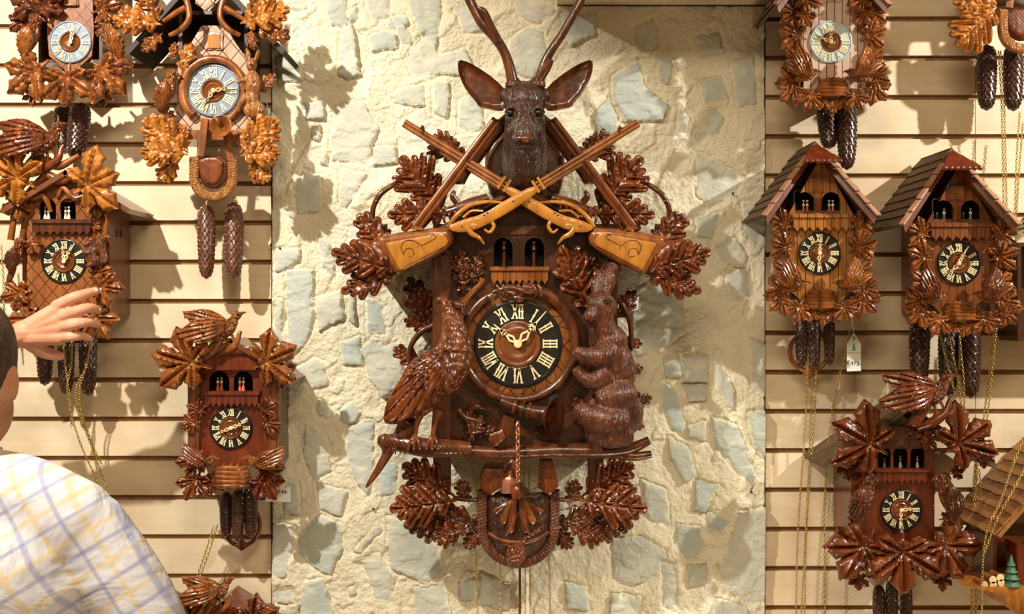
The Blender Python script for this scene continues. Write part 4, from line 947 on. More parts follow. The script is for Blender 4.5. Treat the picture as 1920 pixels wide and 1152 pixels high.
# chalet clocks -----------------------------------------------------
def chalet(r, board='plank_honey', plate='dial_black', blue=False, hr=182, mn=5, hd='hand', leafm='honey_dark', roofm='shingle', seed=0, green=False, figs=True, num='ivory', pale=False, deep=0):
    H0 = 128+deep
    case(r, 1480, 1594, 395, 562, H0, 'case_mid', t=6)
    ax = 1540
    if pale: O = [(1500, 370), (1540, 300), (1580, 370), (1598, 400), (1598, 480), (1594, 562), (1486, 562), (1482, 480), (1482, 400)]
    else: O = [(1474, 410), (1540, 292), (1604, 410), (1604, 540), (1570, 570), (1510, 570), (1474, 540)]
    nn = [(1491, 1527, 360, 402), (1541, 1576, 360, 402)]
    part('front_board', relief(O, H0, 6, 0, 5, holes=[] if pale else [arch(*q) for q in nn], res=8), board, r)
    if not pale:
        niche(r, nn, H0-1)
        for x in (1510, 1558): dancer(r, x, 401, H0-10, 12.5 if not blue else 13.5, 'fig_white', 'fig_blue' if blue else 'fig_red', pair=not blue, hat='fig_dark' if blue else None)
        if blue: 
            for x in (1497, 1545): dancer(r, x, 401, H0-20, 9, 'tree_green', 'tree_green', pair=False)
        balcony(r, 1488, 1594, 404, 434, H0+4, board, n=7)
        door_part(r, 1534, 346, 22, 24, H0+6, board, 'honey_dark')
        mb = MB(); mb.box(1528, 1540, 372, 396, H0+6, H0+9); part('figure_post', mb, 'redwood', r, smooth=False)
    else: door_part(r, 1540, 384, 22, 24, H0+6, 'plank_pale', 'plank_pale')
    part('gable_board', relief([(1434, 408), (1540, 276), (1646, 408)], H0-58, 5, 0, 5, res=14), 'case_mid', r)
    dial(r, 1537, 475, 38, H0+7, plate=plate, hour=hr, minute=mn, rin=.5, hand=hd, num=num, hl=(.86, .8))
    Ls = [((1486, 428), (1438, 408)), ((1490, 470), (1438, 452)), ((1492, 505), (1444, 522)), ((1476, 550), (1440, 586)), ((1504, 562), (1488, 606)), ((1480, 540), (1432, 552))]
    Rs = mir(Ls, ax)
    leaves(r, Ls+Rs, H0+10, leafm, seed=seed, lift=.15, w=1.15)
    leaves(r, [((1530, 572), (1512, 604)), ((1552, 572), (1572, 606)), ((1541, 580), (1541, 612))], H0+4, leafm, seed=seed+3)
    nest_bird(r, 1492, 538, .92, H0+18, flip=1, wmat='redwood' if blue else 'honey_dark', wtip=(-14, -62), wtip2=(-52, -22)); nest_bird(r, 1588, 538, .92, H0+18, flip=-1, wmat='redwood' if blue else 'honey_dark', wtip=(-14, -62), wtip2=(-52, -22))
    nest(r, 1540, 562, 27, 27, H0+8, 'honey_dark')
    # roof: two shingled slopes, hip and verge tiles
    hf = H0+58; hr_ = H0+18; hb = 14
    def at(x, y, h): return Q(x, y, h, hf)
    ey, ay = 404, 262; ex = 107
    for s in (-1, 1):
        e0, e1 = at(ax+s*ex, ey, hb), at(ax+s*ex, ey, hf); a0, a1 = at(ax, ay, hb), at(ax, ay, hr_)
        mb = MB(); slab(mb, e0, e1, a1, a0, 6); shingles(mb, e0, e1-e0, a0-e0, 8, 5, lift=2.0, th=3.0, shr=(hf-hr_)/(hf-hb), seed=s+5)
        part('roof_slope', mb, roofm, r, smooth=False)
        mb = MB(); n = 6
        for k in range(1, n):
            ta, tb = k/n-.18, (k+.9)/n-.18; pa = e1+(a1-e1)*ta; pb = e1+(a1-e1)*tb; nn_ = np.array([s*.78, 0, .62])*2
            w_ = np.array([-s*7., -3, 0]); mb.hexa([pa+nn_, pb+nn_, pb+w_+nn_, pa+w_+nn_, pa+nn_*2.6, pb+nn_*1.8, pb+w_+nn_*1.8, pa+w_+nn_*2.6])
        part('verge_tile', mb, 'shingle_pink', r, smooth=False)
        mb = MB(); i0 = e1+np.array([-s*4, 2, -5]); i1 = a1+np.array([0, 2, -6]); mb.hexa([i0, i1, i1+[0, 6, 0], i0+[0, 6, 0], i0+[-s*3, 0, -9], i1+[-s*3, 0, -9], i1+[-s*3, 6, -9], i0+[-s*3, 6, -9]]); part('verge_board', mb, 'ruby', r, smooth=False)
    a = at(ax, ay-3, hr_-4); bl = at(ax-37, 303, hf+8); br = at(ax+37, 303, hf+8); mb = MB()
    for k in range(3):
        t0, t1 = k/3, (k+1)/3+.04; off = np.array([0, -1.5, .5])*(2.5-k)*-1+np.array([0, -2.*k, 0])
        p = [a+(bl-a)*t0, a+(br-a)*t0, a+(br-a)*min(1, t1), a+(bl-a)*min(1, t1)]; mb.hexa([q+off+[0, 3, -1] for q in p]+[q+off+[0, -.6, 1.4] for q in p])
    for k in range(7): q = bl+(br-bl)*(k+.5)/7; mb.ell(q+[0, -2, 0], (5.2, 3, 4), 10)
    part('hip_roof', mb, 'ruby', r, sharp=30)
    if green:
        mb = MB(); p = Q(1480, 470, H0); mb.boxu(p[0]-1.2, p[0]-.2, p[1]+12, p[1]+40, p[2]-16, p[2]+20); part('sticker', mb, 'sticker', r, smooth=False)
        mb = MB(); mb.boxu(p[0]-3, p[0]-.2, p[1]+70, p[1]+76, p[2]-78, p[2]-66); part('latch', mb, 'copper', r, smooth=False)
setT()
r = thing('cuckoo_clock', 'honey coloured chalet clock with grey shingle roof, hung just right of the stone panel', 'cuckoo clock', Q(1537, 475, 10))
chalet(r, seed=101); ring_pendulum(r, 1517, 660, 36, 45, 'honey_dark', 1.0)
setT(1537, 475, 1798, 494, 1.03)
r = thing('cuckoo_clock', 'red brown chalet clock with blue skirted dancers in its arches, near the right edge', 'cuckoo clock', Q(1537, 475, 10))
chalet(r, 'plank_red', blue=True, hr=222, mn=28, seed=131, green=True, leafm='honey_dark', deep=20)
setT(1537, 475, 1558, 79, 1.0)
r = thing('cuckoo_clock', 'chalet clock at the top right with pale blue dial and pale pink front planks', 'cuckoo clock', Q(1537, 475, 10))
chalet(r, 'plank_pale', 'dial_blue', hr=-62, mn=2, seed=161, pale=True, hd='hand_dark', leafm='honey_dark', num='ivory')
leaves(r, [((1468, 388), (1518, 408)), ((1478, 412), (1500, 450)), ((1612, 388), (1562, 408)), ((1604, 412), (1582, 446))], 150, 'honey_dark', seed=170)
setT()

# clock with a winged bird, lower right
r = thing('cuckoo_clock', 'dark red winged bird clock at the lower right with five large vine leaves', 'cuckoo clock', Q(1690, 957, 10))
case(r, 1594, 1752, 835, 1048, 118, 'ruby', t=7)
O = [(1596, 840), (1640, 812), (1692, 800), (1745, 812), (1750, 840), (1750, 1030), (1690, 1050), (1596, 1030)]
nn = [(1646, 1670, 838, 879), (1675, 1702, 838, 879), (1707, 1734, 838, 879)]
part('front_board', relief(O, 118, 6, 0, 5, holes=[arch(*q) for q in nn], res=8), 'ruby', r)
niche(r, nn, 117)
for x, s in ((1658, 10), (1688, 12), (1720, 12)): dancer(r, x, 878, 106, s, 'fig_red', 'fig_white', pair=False, hat='fig_dark')
balcony(r, 1642, 1740, 882, 908, 120, 'ruby', n=9)
gable(r, 1706, 760, 165, 872, 12, 150, 'shingle', t=8)
mb = MB(); mb.box(1644, 1738, 800, 836, 124, 138); part('lintel', mb, 'case_dark', r, smooth=False)
dial(r, 1690, 957, 37, 126, hour=182, minute=84, hl=(.8, .9))
leaves(r, [((1664, 852), (1556, 792), 148), ((1764, 852), (1856, 786), 148)], 146, 'redwood', seed=201, lift=.1, w=1.15)
leaves(r, [((1638, 992), (1574, 1086), 134), ((1690, 992), (1688, 1118), 140), ((1748, 992), (1808, 1082), 134)], 134, 'redwood', seed=205, lift=.1, w=1.1)
leaves(r, [((1610, 1070), (1608, 1110), 124), ((1768, 1070), (1764, 1108), 124), ((1600, 870), (1564, 886), 130), ((1830, 850), (1866, 868), 140), ((1600, 1010), (1552, 1012), 120), ((1760, 1010), (1822, 1004), 120)], 124, 'redwood', seed=208)
spread_bird(r, 1752, 742, 1.2, 150, mat='feather_red', wmat='redwood')
perched_bird(r, 1622, 932, 1.1, 128, flip=1, mat='feather_red', wmat='walnut'); perched_bird(r, 1778, 930, 1.1, 128, flip=-1, mat='feather_red', wmat='walnut')
leaves(r, [((1600, 900), (1582, 880), 122), ((1780, 890), (1808, 880), 122), ((1760, 975), (1800, 968), 122), ((1625, 975), (1588, 968), 122), ((1700, 815), (1730, 800), 140), ((1720, 830), (1760, 815), 140)], 124, 'redwood', seed=215)

# clock with shingled roof at the lower right corner
r = thing('cuckoo_clock', 'bottom right corner chalet clock, orange brown shingles, log pile and fir tree on its deck', 'cuckoo clock', Q(1960, 1060, 10))
case(r, 1862, 2120, 1010, 1110, 150, 'ruby', t=7)
mb = MB(); e0, e1 = Q(1836, 1000, 14, 205), Q(1836, 1000, 205, 205); a0, a1 = Q(2010, 848, 14, 205), Q(2010, 848, 205, 205)
e0 = Q(1870, 1004, 14, 205); e1 = Q(1870, 1004, 205, 205); slab(mb, e0, e1, a1, a0, 7); shingles(mb, e0, e1-e0, a0-e0, 8, 7, lift=2.2, th=3.2)
part('roof_slope', mb, 'shingle_honey', r, smooth=False)
mb = MB(); e0b = Q(2150, 1004, 14, 205); e1b = Q(2150, 1004, 205, 205); slab(mb, e1b, e0b, a0, a1, 7); shingles(mb, e0b, e1b-e0b, a0-e0b, 8, 7, lift=2.2, th=3.2); part('roof_slope', mb, 'shingle_honey', r, smooth=False)
O = [(1810, 1101), (1850, 1108), (1880, 1118), (1905, 1150), (1960, 1180), (2120, 1180), (2120, 1101)]
mb = relief(O, 60, 150, 2, 5, res=8); part('deck', mb, 'honey', r)
for i, (x, y) in enumerate(((1846, 1102), (1863, 1102), (1862, 1092), (1878, 1098), (1876, 1088))):
    mb = MB(); c = Q(x, y-4, 205); mb.lathe(c, (0, 1, 0), [(0, 0), (0, 6.2), (.6, 6.6)], 12, 1); mb.lathe(c, (0, 1, 0), [(.6, 6.6), (34, 6.4), (34, 0)], 12, 0); part('log', mb, ['honey_dark', 'log_end'], r)
def fir(x, y, s, h):
    mb = MB(); c = Q(x, y, h); f = R(1, h)
    for k in range(4): z = s*(.15+.2*k)*f; mb.lathe(c+[0, 0, z], (0, 0, 1), [(0, s*.05*f), (-1, s*(.30-.055*k)*f), (s*.06*f, s*(.22-.045*k)*f), (s*.3*f, s*.02*f)], 9)
    mb.lathe(c, (0, 0, 1), [(0, s*.07*f), (s*.2*f, s*.05*f)], 8); return part('fir_tree', mb, 'tree_green', r, sharp=20)
fir(1896, 1106, 62, 200); fir(1838, 1096, 30, 90)
mb = MB(); mb.box(1908, 1920, 1020, 1118, 150, 196); part('corner_post', mb, 'ruby', r, smooth=False)
# clock beyond the right edge, only its roof corner shows
r = thing('cuckoo_clock', 'clock mostly outside the right edge, only the corner of its mossy shingle roof showing', 'cuckoo clock', Q(2020, 470, 10))
case(r, 1908, 2130, 455, 640, 90, 'case_dark', t=7)
mb = MB(); e0, e1 = Q(1896, 452, 12, 110), Q(1896, 452, 110, 110); a0, a1 = Q(2020, 370, 12, 110), Q(2020, 370, 110, 110); slab(mb, e0, e1, a1, a0, 6); shingles(mb, e0, e1-e0, a0-e0, 7, 4, lift=2.2, th=3.4)
M['shingle_moss'] = wood('mossy yellow shingles', (.22, .17, .06), (.42, .34, .15), rough=.7, coat=0); part('roof_slope', mb, 'shingle_moss', r, smooth=False)
# ------------------------------------------------------------------ the great hunting clock on the stone panel
setT()
r = thing('hunting_cuckoo_clock', 'huge dark clock with stag head, crossed rifles, pheasant and hare on the stone panel', 'cuckoo clock', Q(971, 645, 22))
AX = 977
case(r, 812, 1158, 420, 842, 128, 'case_dark', h0=24, t=10)
O = [(812, 470), (860, 425), (975, 372), (1090, 425), (1158, 470), (1158, 835), (812, 835)]
nn = [(926, 961, 446, 502), (984, 1020, 446, 502)]
part('front_board', relief(O, 128, 8, 0, 5, holes=[arch(*q) for q in nn], res=12), 'lattice_dark', r)
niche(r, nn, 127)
for x in (945, 1001):
    mb = MB(); c = Q(x, 501, 108); f = R(1, 108); mb.lathe(c, (0, 0, 1), [(0, 0), (0, 8*f), (16*f, 6*f), (30*f, 4*f), (32*f, 7*f), (42*f, 5*f), (44*f, 0)], 14, 0); mb.ell(c+[0, 0, 46*f], (4*f, 4*f, 4.6*f), 12, None, 1); mb.ell(c+[0, 0, 50*f], (4.6*f, 4.6*f, 2.4*f), 12, None, 2)
    mb.tube([c+[-6*f, -1, 38*f], c+[-2*f, -8*f, 30*f], c+[4*f, -8*f, 34*f]], 1.8*f, 6, 0); part('dancer_figure', mb, ['walnut', 'fig_skin', 'fig_dark'], r)
mb = MB(); mb.box(811, 845, 470, 842, 136, 150); mb.box(815, 841, 480, 835, 150, 154); part('corner_post', mb, 'walnut', r, smooth=False)
mb = MB(); mb.box(1122, 1158, 470, 842, 136, 150); mb.box(1126, 1154, 480, 835, 150, 154); part('corner_post', mb, 'walnut', r, smooth=False)
for a, b in ((812, 845), (1102, 1132)):
    mb = MB(); mb.box(a, b, 838, 925, 96, 118); mb.box(a+4, b-4, 842, 920, 118, 121); part('hanging_post', mb, 'walnut', r, smooth=False)
mb = MB(); mb.box(812, 1158, 828, 850, 100, 140); part('base_board', mb, 'case_dark', r, smooth=False)
balcony(r, 921, 1028, 503, 534, 136, 'barrel_wood', n=9, out=22)
mb = MB()
for k in range(12): x = 840+k*12; a = (k-2)*.0; mb.box(930, 1020, 424, 440, 136, 140) if k == 0 else None
part('door_frame', mb, 'walnut', r, smooth=False)
# ring, dial
C0 = Q(972, 645, 136); F1 = R(1, 150)
mb = MB(); mb.lathe(C0, (0, -1, 0), [(0, 108*F1), (10, 108*F1), (12, 104*F1), (12, 82*F1), (0, 80*F1)], 96); part('dial_ring', mb, 'ring_lattice', r)
mb = MB()
for k in range(24):
    a = 2*math.pi*k/24+.1; mb.bar((972+math.cos(a)*82, 645+math.sin(a)*82), (972+math.cos(a+.13)*98, 645+math.sin(a+.13)*98), 1.1, 147, 148.9)
part('ring_notch', mb, 'case_dark', r, smooth=False)
for o in (): pass
dial(r, 971, 645, 79, 148, hour=-51, minute=41, rin=.545, hl=(.74, 1.02))
mb = MB(); tp = []
for k in range(9):
    a = math.pi*(.38+.24*k/8); tp.append(Q(971+math.cos(a)*46, 645+math.sin(a)*46, 150.5))
for i in range(0, 8): mb.tube([tp[i], tp[i]*.45+tp[i+1]*.55], .55, 4)
part('maker_mark', mb, 'ivory', r)
# French horn wound round the dial
a0, a1 = math.radians(-128), math.radians(232-180+0)
pts = []; n = 70
for k in range(n+1):
    t = k/n; a = math.radians(-122)+t*math.radians(-360+36); rr = 104+2*t; pts.append(Q(972+math.cos(a)*rr*1.02, 645+math.sin(a)*rr, 160))
P = pts; mb = MB(); mb.tube(P, [(7.5+3.5*(k/n))*R(1, 160) for k in range(n+1)], 14)
horn = part('hunting_horn', mb, 'walnut', r)
mb = MB(); mb.ptube([(868, 572, 160), (878, 556, 166), (890, 543, 170), (901, 532, 172), (905, 522, 172)], [6, 5, 5, 4.5, 6], 12); part('mouthpiece', mb, 'barrel_wood', horn)
mb = MB(); mb.ptube([(940, 752, 162), (965, 762, 168), (995, 772, 172), (1020, 776, 176), (1036, 782, 180)], [9, 10, 12, 15, 20], 16)
for (x, y) in ((966, 763), (980, 768), (992, 771)): mb.lathe(Q(x, y, 169), Q(1020, 776, 176)-Q(965, 762, 168), [(-3, 12), (-3, 15), (3, 15), (3, 12)], 18)
f = R(1, 185); ax_ = np.array([.86, -.5, -.08]); c = Q(1030, 783, 178)
mb.lathe(c, ax_, [(-16*f, 14*f), (-6*f, 19*f), (4*f, 28*f), (10*f, 38*f), (12*f, 39*f), (11*f, 35*f), (4*f, 24*f), (-6*f, 14*f), (-12*f, 0)], 32)
part('horn_bell', mb, 'walnut', horn)
mb = MB()
for x in (932, 944, 972, 1000, 1010): mb.ptube([(x-4, 538, 160), (x, 536, 172), (x+5, 552, 172), (x, 556, 160)], [3, 3.5, 3.5, 3], 8)
mb.ptube([(925, 548, 168), (955, 540, 172), (985, 546, 174), (1015, 548, 168)], [4, 6, 6, 4], 8); mb.pell(972, 560, 168, 12, 8, 5); part('horn_binding', mb, 'walnut', horn)
# gable roof
for s in (-1, 1):
    mb = MB(); a1 = Q(975, 352, 175); e1 = Q(975+s*292, 500, 175); a0_ = a1.copy(); a0_[1] = -24; e0 = e1.copy(); e0[1] = -24
    slab(mb, e0, e1, a1, a0_, 16)
    q = [np.array([0, 0, -22.]), np.array([0, 0, -6.])]
    mb.hexa([e1+[0, 0, -20], a1+[0, 0, -20], a1+[0, 6, -20], e1+[0, 6, -20], e1+[0, 0, 4], a1+[0, 0, 4], a1+[0, 6, 4], e1+[0, 6, 4]])
    mb.tube([e1+[0, -3, -4], a1+[0, -3, -4]], 4.5, 10); part('roof_board', mb, 'walnut', r, smooth=True, sharp=30)
    mb = MB(); mb.ptube([(975+s*60, 372, 182), (975+s*95, 384, 186), (975+s*125, 396, 186), (975+s*150, 398, 184)], [10, 12, 11, 6], 10)
    for k in range(7): x = 975+s*(72+k*11); mb.ptube([(x, 368+k*4.6, 184), (x+s*5, 380+k*4.6, 196), (x+s*3, 396+k*3.6, 190)], [2.2, 3, 2.2], 7)
    mb.ptube([(975+s*118, 380, 186), (975+s*126, 368, 190), (975+s*122, 358, 190)], [7, 6, 3], 8); mb.pell(975+s*142, 392, 190, 6, 6, 5)
    part('roof_foliage', mb, 'walnut', r)
# vine arcs
for s in (-1, 1):
    P = [(698, 418, 150), (700, 390, 156), (712, 366, 158), (732, 350, 156), (752, 340, 150)]; P = P if s < 0 else mirror_pts(P, AX)
    mb = MB(); mb.ptube(P, [5.5, 5, 5.5, 5, 4.5], 9)
    for x, y in ((706, 378), (722, 357)):
        x = x if s < 0 else 2*AX-x; mb.pell(x, y, 160, 4.5, 4, 4)
    part('vine', mb, 'walnut', r)
# oak leaves: (base, tip, h, mat)
Lf = [((838, 398), (752, 296), 150, 'redwood'), ((842, 404), (728, 404), 160, 'redwood'), ((880, 300), (800, 262), 120, 'redwood'), ((860, 310), (845, 256), 112, 'walnut'),
      ((742, 508), (624, 472), 190, 'redwood'), ((744, 512), (642, 548), 176, 'redwood'), ((728, 470), (672, 402), 172, 'redwood'), ((730, 462), (716, 420), 160, 'walnut')]
leaves(r, Lf[:1]+Lf[2:3], 150, 'redwood', 'oak', seed=301, w=1.25, n=5, droop=.12)
leaves(r, mir(Lf[:1]+Lf[2:3], AX), 150, 'redwood', 'oak', seed=301, w=1.25, n=5, droop=.12)
leaves(r, Lf[1:2]+Lf[3:4]+Lf[4:6], 150, 'redwood', 'oak', seed=311, w=1.0, n=4)
leaves(r, mir(Lf[1:2]+Lf[3:4]+Lf[4:6], AX), 150, 'redwood', 'oak', seed=311, w=1.0, n=4)
leaves(r, Lf[6:], 150, 'redwood', 'oak', seed=321, w=1.2, n=3); leaves(r, mir(Lf[6:], AX), 150, 'redwood', 'oak', seed=321, w=1.2, n=3)
# acanthus wrap at the butt of the stocks
for s in (-1, 1):
    O = [(742, 514), (720, 512), (700, 486), (676, 478), (664, 458), (672, 446), (700, 452), (712, 448), (736, 484)]
    O = [(x if s < 0 else 2*AX-x, y) for x, y in O]; g, L = inv(O[0], O[4])
    part('butt_leaf', relief(chaikin(O, 1), 182, 10, 8, 14, fn=lambda x, y, d: 2*np.abs(np.sin(g(x, y)[1]*14)), res=3.5), 'redwood', r)
leaves(r, [((872, 560), (866, 470), 140), ((888, 540), (900, 470), 140, 'walnut'), ((868, 530), (832, 470), 136, 'walnut')], 140, 'walnut', 'oak', seed=331, w=.9)
leaves(r, [((1108, 590), (1052, 460), 144, 'redwood'), ((1110, 560), (1080, 462), 148, 'walnut'), ((1118, 570), (1108, 480), 140, 'redwood')], 140, 'walnut', 'oak', seed=334, w=.9)
leaves(r, [((812, 622), (768, 520), 100, 'walnut'), ((822, 612), (758, 600), 104, 'redwood'), ((800, 690), (738, 652), 96, 'redwood'), ((790, 680), (768, 720), 92, 'walnut'), ((770, 760), (722, 748), 90, 'redwood'), ((800, 600), (796, 540), 104, 'walnut')], 100, 'walnut', 'oak', seed=337, w=1.1, n=3)
leaves(r, [((1150, 640), (1204, 645), 96), ((1155, 600), (1190, 545), 96, 'walnut'), ((1165, 760), (1222, 745), 92, 'walnut'), ((1160, 790), (1208, 800), 96), ((1150, 700), (1206, 690), 90)], 100, 'redwood', 'oak', seed=345, w=1.1, n=3)
mb = MB(); mb.ptube([(818, 608, 120), (790, 622, 122), (770, 650, 120), (768, 680, 118)], [6, 6, 5, 5], 9); mb.pell(818, 605, 128, 9, 8, 8); part('vine', mb, 'walnut', r)
mb = MB(); mb.ptube([(1160, 560, 120), (1180, 600, 118), (1185, 650, 116)], [6, 5, 5], 9); part('vine', mb, 'walnut', r)
# lower oak leaves
Lo = [((858, 938), (732, 952), 118, 'redwood'), ((852, 930), (756, 868), 108, 'redwood'), ((868, 950), (768, 994), 96, 'walnut'), ((880, 985), (812, 1012), 112, 'redwood'), ((905, 985), (822, 965), 104, 'walnut'), ((905, 990), (872, 1028), 100, 'redwood'), ((880, 945), (862, 898), 108, 'walnut')]
leaves(r, Lo, 100, 'redwood', 'oak', seed=351, w=1.2, n=4); leaves(r, mir(Lo, 972), 100, 'redwood', 'oak', seed=351, w=1.2, n=4)
mb = MB(); mb.ptube([(850, 934, 112), (880, 938, 118), (910, 936, 114)], [5, 4, 5], 8); mb.ptube([(1094, 934, 112), (1064, 938, 118), (1034, 936, 114)], [5, 4, 5], 8); part('leaf_stem', mb, 'walnut', r)
# crossed rifles ----------------------------------------------------
def rifle(pts_stock, mirror, front):
    mp = (lambda x, y: (2*AX-x, y)) if mirror else (lambda x, y: (x, y)); dh = 8 if front else 0
    P = lambda L: [mp(*q) for q in L]
    mb = relief(chaikin(P([(700, 446), (722, 440), (838, 424), (852, 440), (846, 462), (800, 490), (748, 516), (738, 508)]), 1), 176, 20, 9, 12, res=5)
    st = part('rifle_stock', mb, 'barrel_wood', r)
    mb = relief(P([(722, 456), (830, 436), (840, 452), (836, 460), (750, 506)]), 190, 17, 1.2, 3, res=5); pl = part('stock_panel', mb, 'gold_wood', st)
    mb = MB(); cur = [[(755+2, 478), (760, 468), (770, 466), (776, 474), (772, 482), (764, 480)], [(757, 477), (752, 464), (760, 452), (776, 452), (790, 460), (800, 456), (812, 450), (818, 444), (812, 440), (806, 444)], [(790, 460), (792, 468)], [(786, 458), (782, 464)]]
    for c_ in cur: mb.ptube([mp(x, y)+(208.2,) for x, y in c_], .8, 5, sub=4)
    part('scroll_carving', mb, 'case_dark', pl)
    h1 = 200+dh
    mb = relief(chaikin(P([(1002, 346), (1012, 356), (985, 378), (930, 412), (885, 434), (852, 436), (838, 426), (866, 412), (905, 402), (950, 374)]), 1), h1-18, 22, 2, 5, res=5)
    lk = part('rifle_lock', mb, 'gold_wood', r)
    mb = MB(); mb.ptube([mp(840, 426)+(h1-6,), mp(856, 404)+(h1-2,), mp(880, 386)+(h1-2,), mp(910, 379)+(h1-4,), mp(945, 380)+(h1-8,)], [4, 4.5, 4, 3.5, 2], 8, sub=6)
    mb.ptube([mp(876, 424)+(h1+2,), mp(884, 438)+(h1+2,), mp(898, 446)+(h1,), mp(908, 458)+(h1-4,)], [5, 5.5, 4, 1.5], 8); mb.ptube([mp(918, 412)+(h1,), mp(926, 424)+(h1,), mp(918, 436)+(h1,), mp(908, 430)+(h1,)], [4, 3.5, 3, 2], 8)
    mb.ptube([mp(868, 408)+(h1-4,), mp(884, 396)+(h1-4,), mp(906, 396)+(h1-4,)], [3, 2.6, 2], 7); c = mp(888, 424); mb.pell(c[0], c[1], h1+5, 7, 7, 3)
    part('trigger_guard', mb, 'gold_wood', lk)
    mb = MB()
    for q in ((866, 425), (908, 404), (914, 400), (962, 378)): q = mp(*q); mb.pell(q[0], q[1], h1+6.2, 2.2, 1.6, 1)
    part('screw', mb, 'case_dark', lk)
    A, B = mp(1002, 350), mp(1196, 231); d = np.array(B)-np.array(A); d = d/np.linalg.norm(d); n_ = np.array([-d[1], d[0]])
    mb = MB(); hb = h1-4
    for off, rr, e, dz in ((-3.5, 4.8, 0, 0), (4, 4.2, .0, 2), (10, 4, .62, 0)):
        sgn = 1 if not mirror else -1; a_ = np.array(A)+n_*off*sgn; b_ = np.array(B)+n_*off*sgn; b_ = b_ if not e else a_+(b_-a_)*e
        mb.tube([Q(a_[0], a_[1], hb+dz), Q(b_[0], b_[1], hb+dz-14)], rr*R(1, 180), 12)
    brl = part('rifle_barrel', mb, 'barrel_wood', r)
    mb = MB(); e = np.array(B)-d*36-n_*8*(1 if not mirror else -1); mb.ptube([(e[0], e[1]+8, hb-10), (e[0]-d[0]*0, e[1]-2, hb-8), (e[0]+3*(1 if not mirror else -1), e[1]-5, hb-8)], [3.5, 3.5, 4.5], 8); part('front_sight', mb, 'walnut', brl)
    mb = MB(); c = np.array(A)+d*8
    for k in (-6, 6): q0 = c+d*k-n_*12; q1 = c+d*k+n_*14; mb.bar(q0, q1, 5, h1-8, h1+6)
    part('barrel_band', mb, 'gold_wood', brl)
rifle(None, False, True); rifle(None, True, False)
# second pair of rifles pointing down
for s in (-1, 1):
    mp = (lambda x, y: (x, y)) if s < 0 else (lambda x, y: (2*983-x, y))
    mb = MB(); mb.tube([Q(*mp(928, 222), 196), Q(*mp(776, 424), 196)], 5, 12); mb.tube([Q(*mp(936, 226), 192), Q(*mp(784, 428), 192)], 4.5, 12); mb.bar(mp(770, 426), mp(792, 430), 6, 186, 203)
    part('rifle_barrel', mb, 'barrel_wood' if s < 0 else 'redwood', r)
    mb = relief([mp(*q) for q in ((948, 212), (958, 230), (930, 262), (902, 300), (880, 326), (870, 345), (852, 344), (856, 322), (880, 296), (905, 262), (925, 232))], 150, 18, 5, 8, res=5); part('rifle_stock', mb, 'walnut', r)
# stag's shield
O = chaikin([(912, 258), (984, 236), (1056, 258), (1060, 320), (1048, 372), (1010, 398), (984, 406), (958, 398), (920, 372), (908, 320)], 2)
part('shield', relief(O, 100, 22, 8, 14, res=8), 'lattice_dark', r)
leaves(r, [((925, 362), (948, 318), 132)], 130, 'redwood', 'oak', seed=370, w=.9, n=3); leaves(r, [((1043, 362), (1020, 318), 132)], 130, 'redwood', 'oak', seed=371, w=.9, n=3)
# stag head
mb = MB()
mb.ptube([(984, 350, 130), (984, 318, 165), (984, 280, 188), (984, 235, 210), (984, 200, 232)], [30, 42, 42, 38, 36], 18)
mb.ptube([(984, 346, 150), (984, 330, 184), (984, 300, 206), (984, 260, 214)], [16, 26, 30, 26], 14)
mb.pell(984, 190, 236, 41, 36, 34, 0, 20); mb.pell(984, 214, 254, 37, 30, 28, 0, 18); mb.pell(984, 170, 226, 32, 18, 24, 0, 18)
mb.ptube([(984, 205, 262), (984, 228, 276), (984, 250, 288), (984, 266, 292)], [27, 24, 22, 18], 16)
mb.pell(984, 262, 288, 27, 14, 16, 0, 16); mb.pell(984, 272, 280, 23, 10, 14, 0, 14); mb.ptube([(984, 210, 285), (984, 240, 300), (984, 256, 303)], [7, 7, 8], 10)
for s in (-1, 1):
    mb.pell(984+s*24, 198, 262, 12, 6, 10, s*25, 12); mb.ptube([(984+s*18, 178, 232), (984+s*20, 160, 232), (984+s*22, 148, 230)], [11, 12, 11], 12); mb.pell(984+s*34, 178, 228, 14, 14, 12, 0, 12); mb.pell(984+s*21, 246, 270, 13, 18, 18, 0, 12)
head = part('stag_head', sculpt(mb, 2.6, 3), 'fur_dark', r, sharp=None)
for s in (-1, 1):
    mb = MB(); mb.pell(984+s*27, 212, 279, 8.5, 8, 7, 0, 18); part('eye', mb, 'eye', head)
    mb = MB(); mb.ptube([(984+s*14, 208, 280), (984+s*26, 201, 284), (984+s*37, 211, 276)], [2.4, 3.2, 2.2], 8); mb.ptube([(984+s*16, 220, 284), (984+s*27, 222, 284), (984+s*36, 216, 276)], [1.5, 2.2, 1.5], 8); part('eyelid', mb, 'fur_dark', head)
    mp = (lambda x, y: (x, y)) if s < 0 else (lambda x, y: (2*985-x, y))
    O = chaikin([mp(*q) for q in ((948, 168), (930, 150), (905, 132), (880, 118), (860, 112), (858, 128), (864, 150), (876, 172), (892, 190), (898, 200), (912, 202), (930, 206), (946, 204), (956, 186))], 1)
    g, L = inv(mp(952, 188), mp(860, 113))
    bf = lambda x, y, d: -12+10*g(x, y)[0]
    part('ear', relief(O, 232, 5, 0, 9, fn=lambda x, y, d: 7*np.exp(-d/6)-9*np.clip(d/14, 0, 1)+.8*np.sin(g(x, y)[1]*70)*np.clip(d/8, 0, 1)+bf(x, y, d), bottom=bf, res=3.6), 'walnut', head, sharp=60)
mb = MB(); mb.pell(984, 260, 303, 17, 8, 6, 0, 16); mb.pell(984, 254, 304, 13, 5, 5, 0, 14)
part('nose', mb, 'redwood', head)
mb = MB(); mb.pell(972, 262, 308, 4.5, 2.6, 3, -25, 10); part('nostril', mb, 'eye', head)
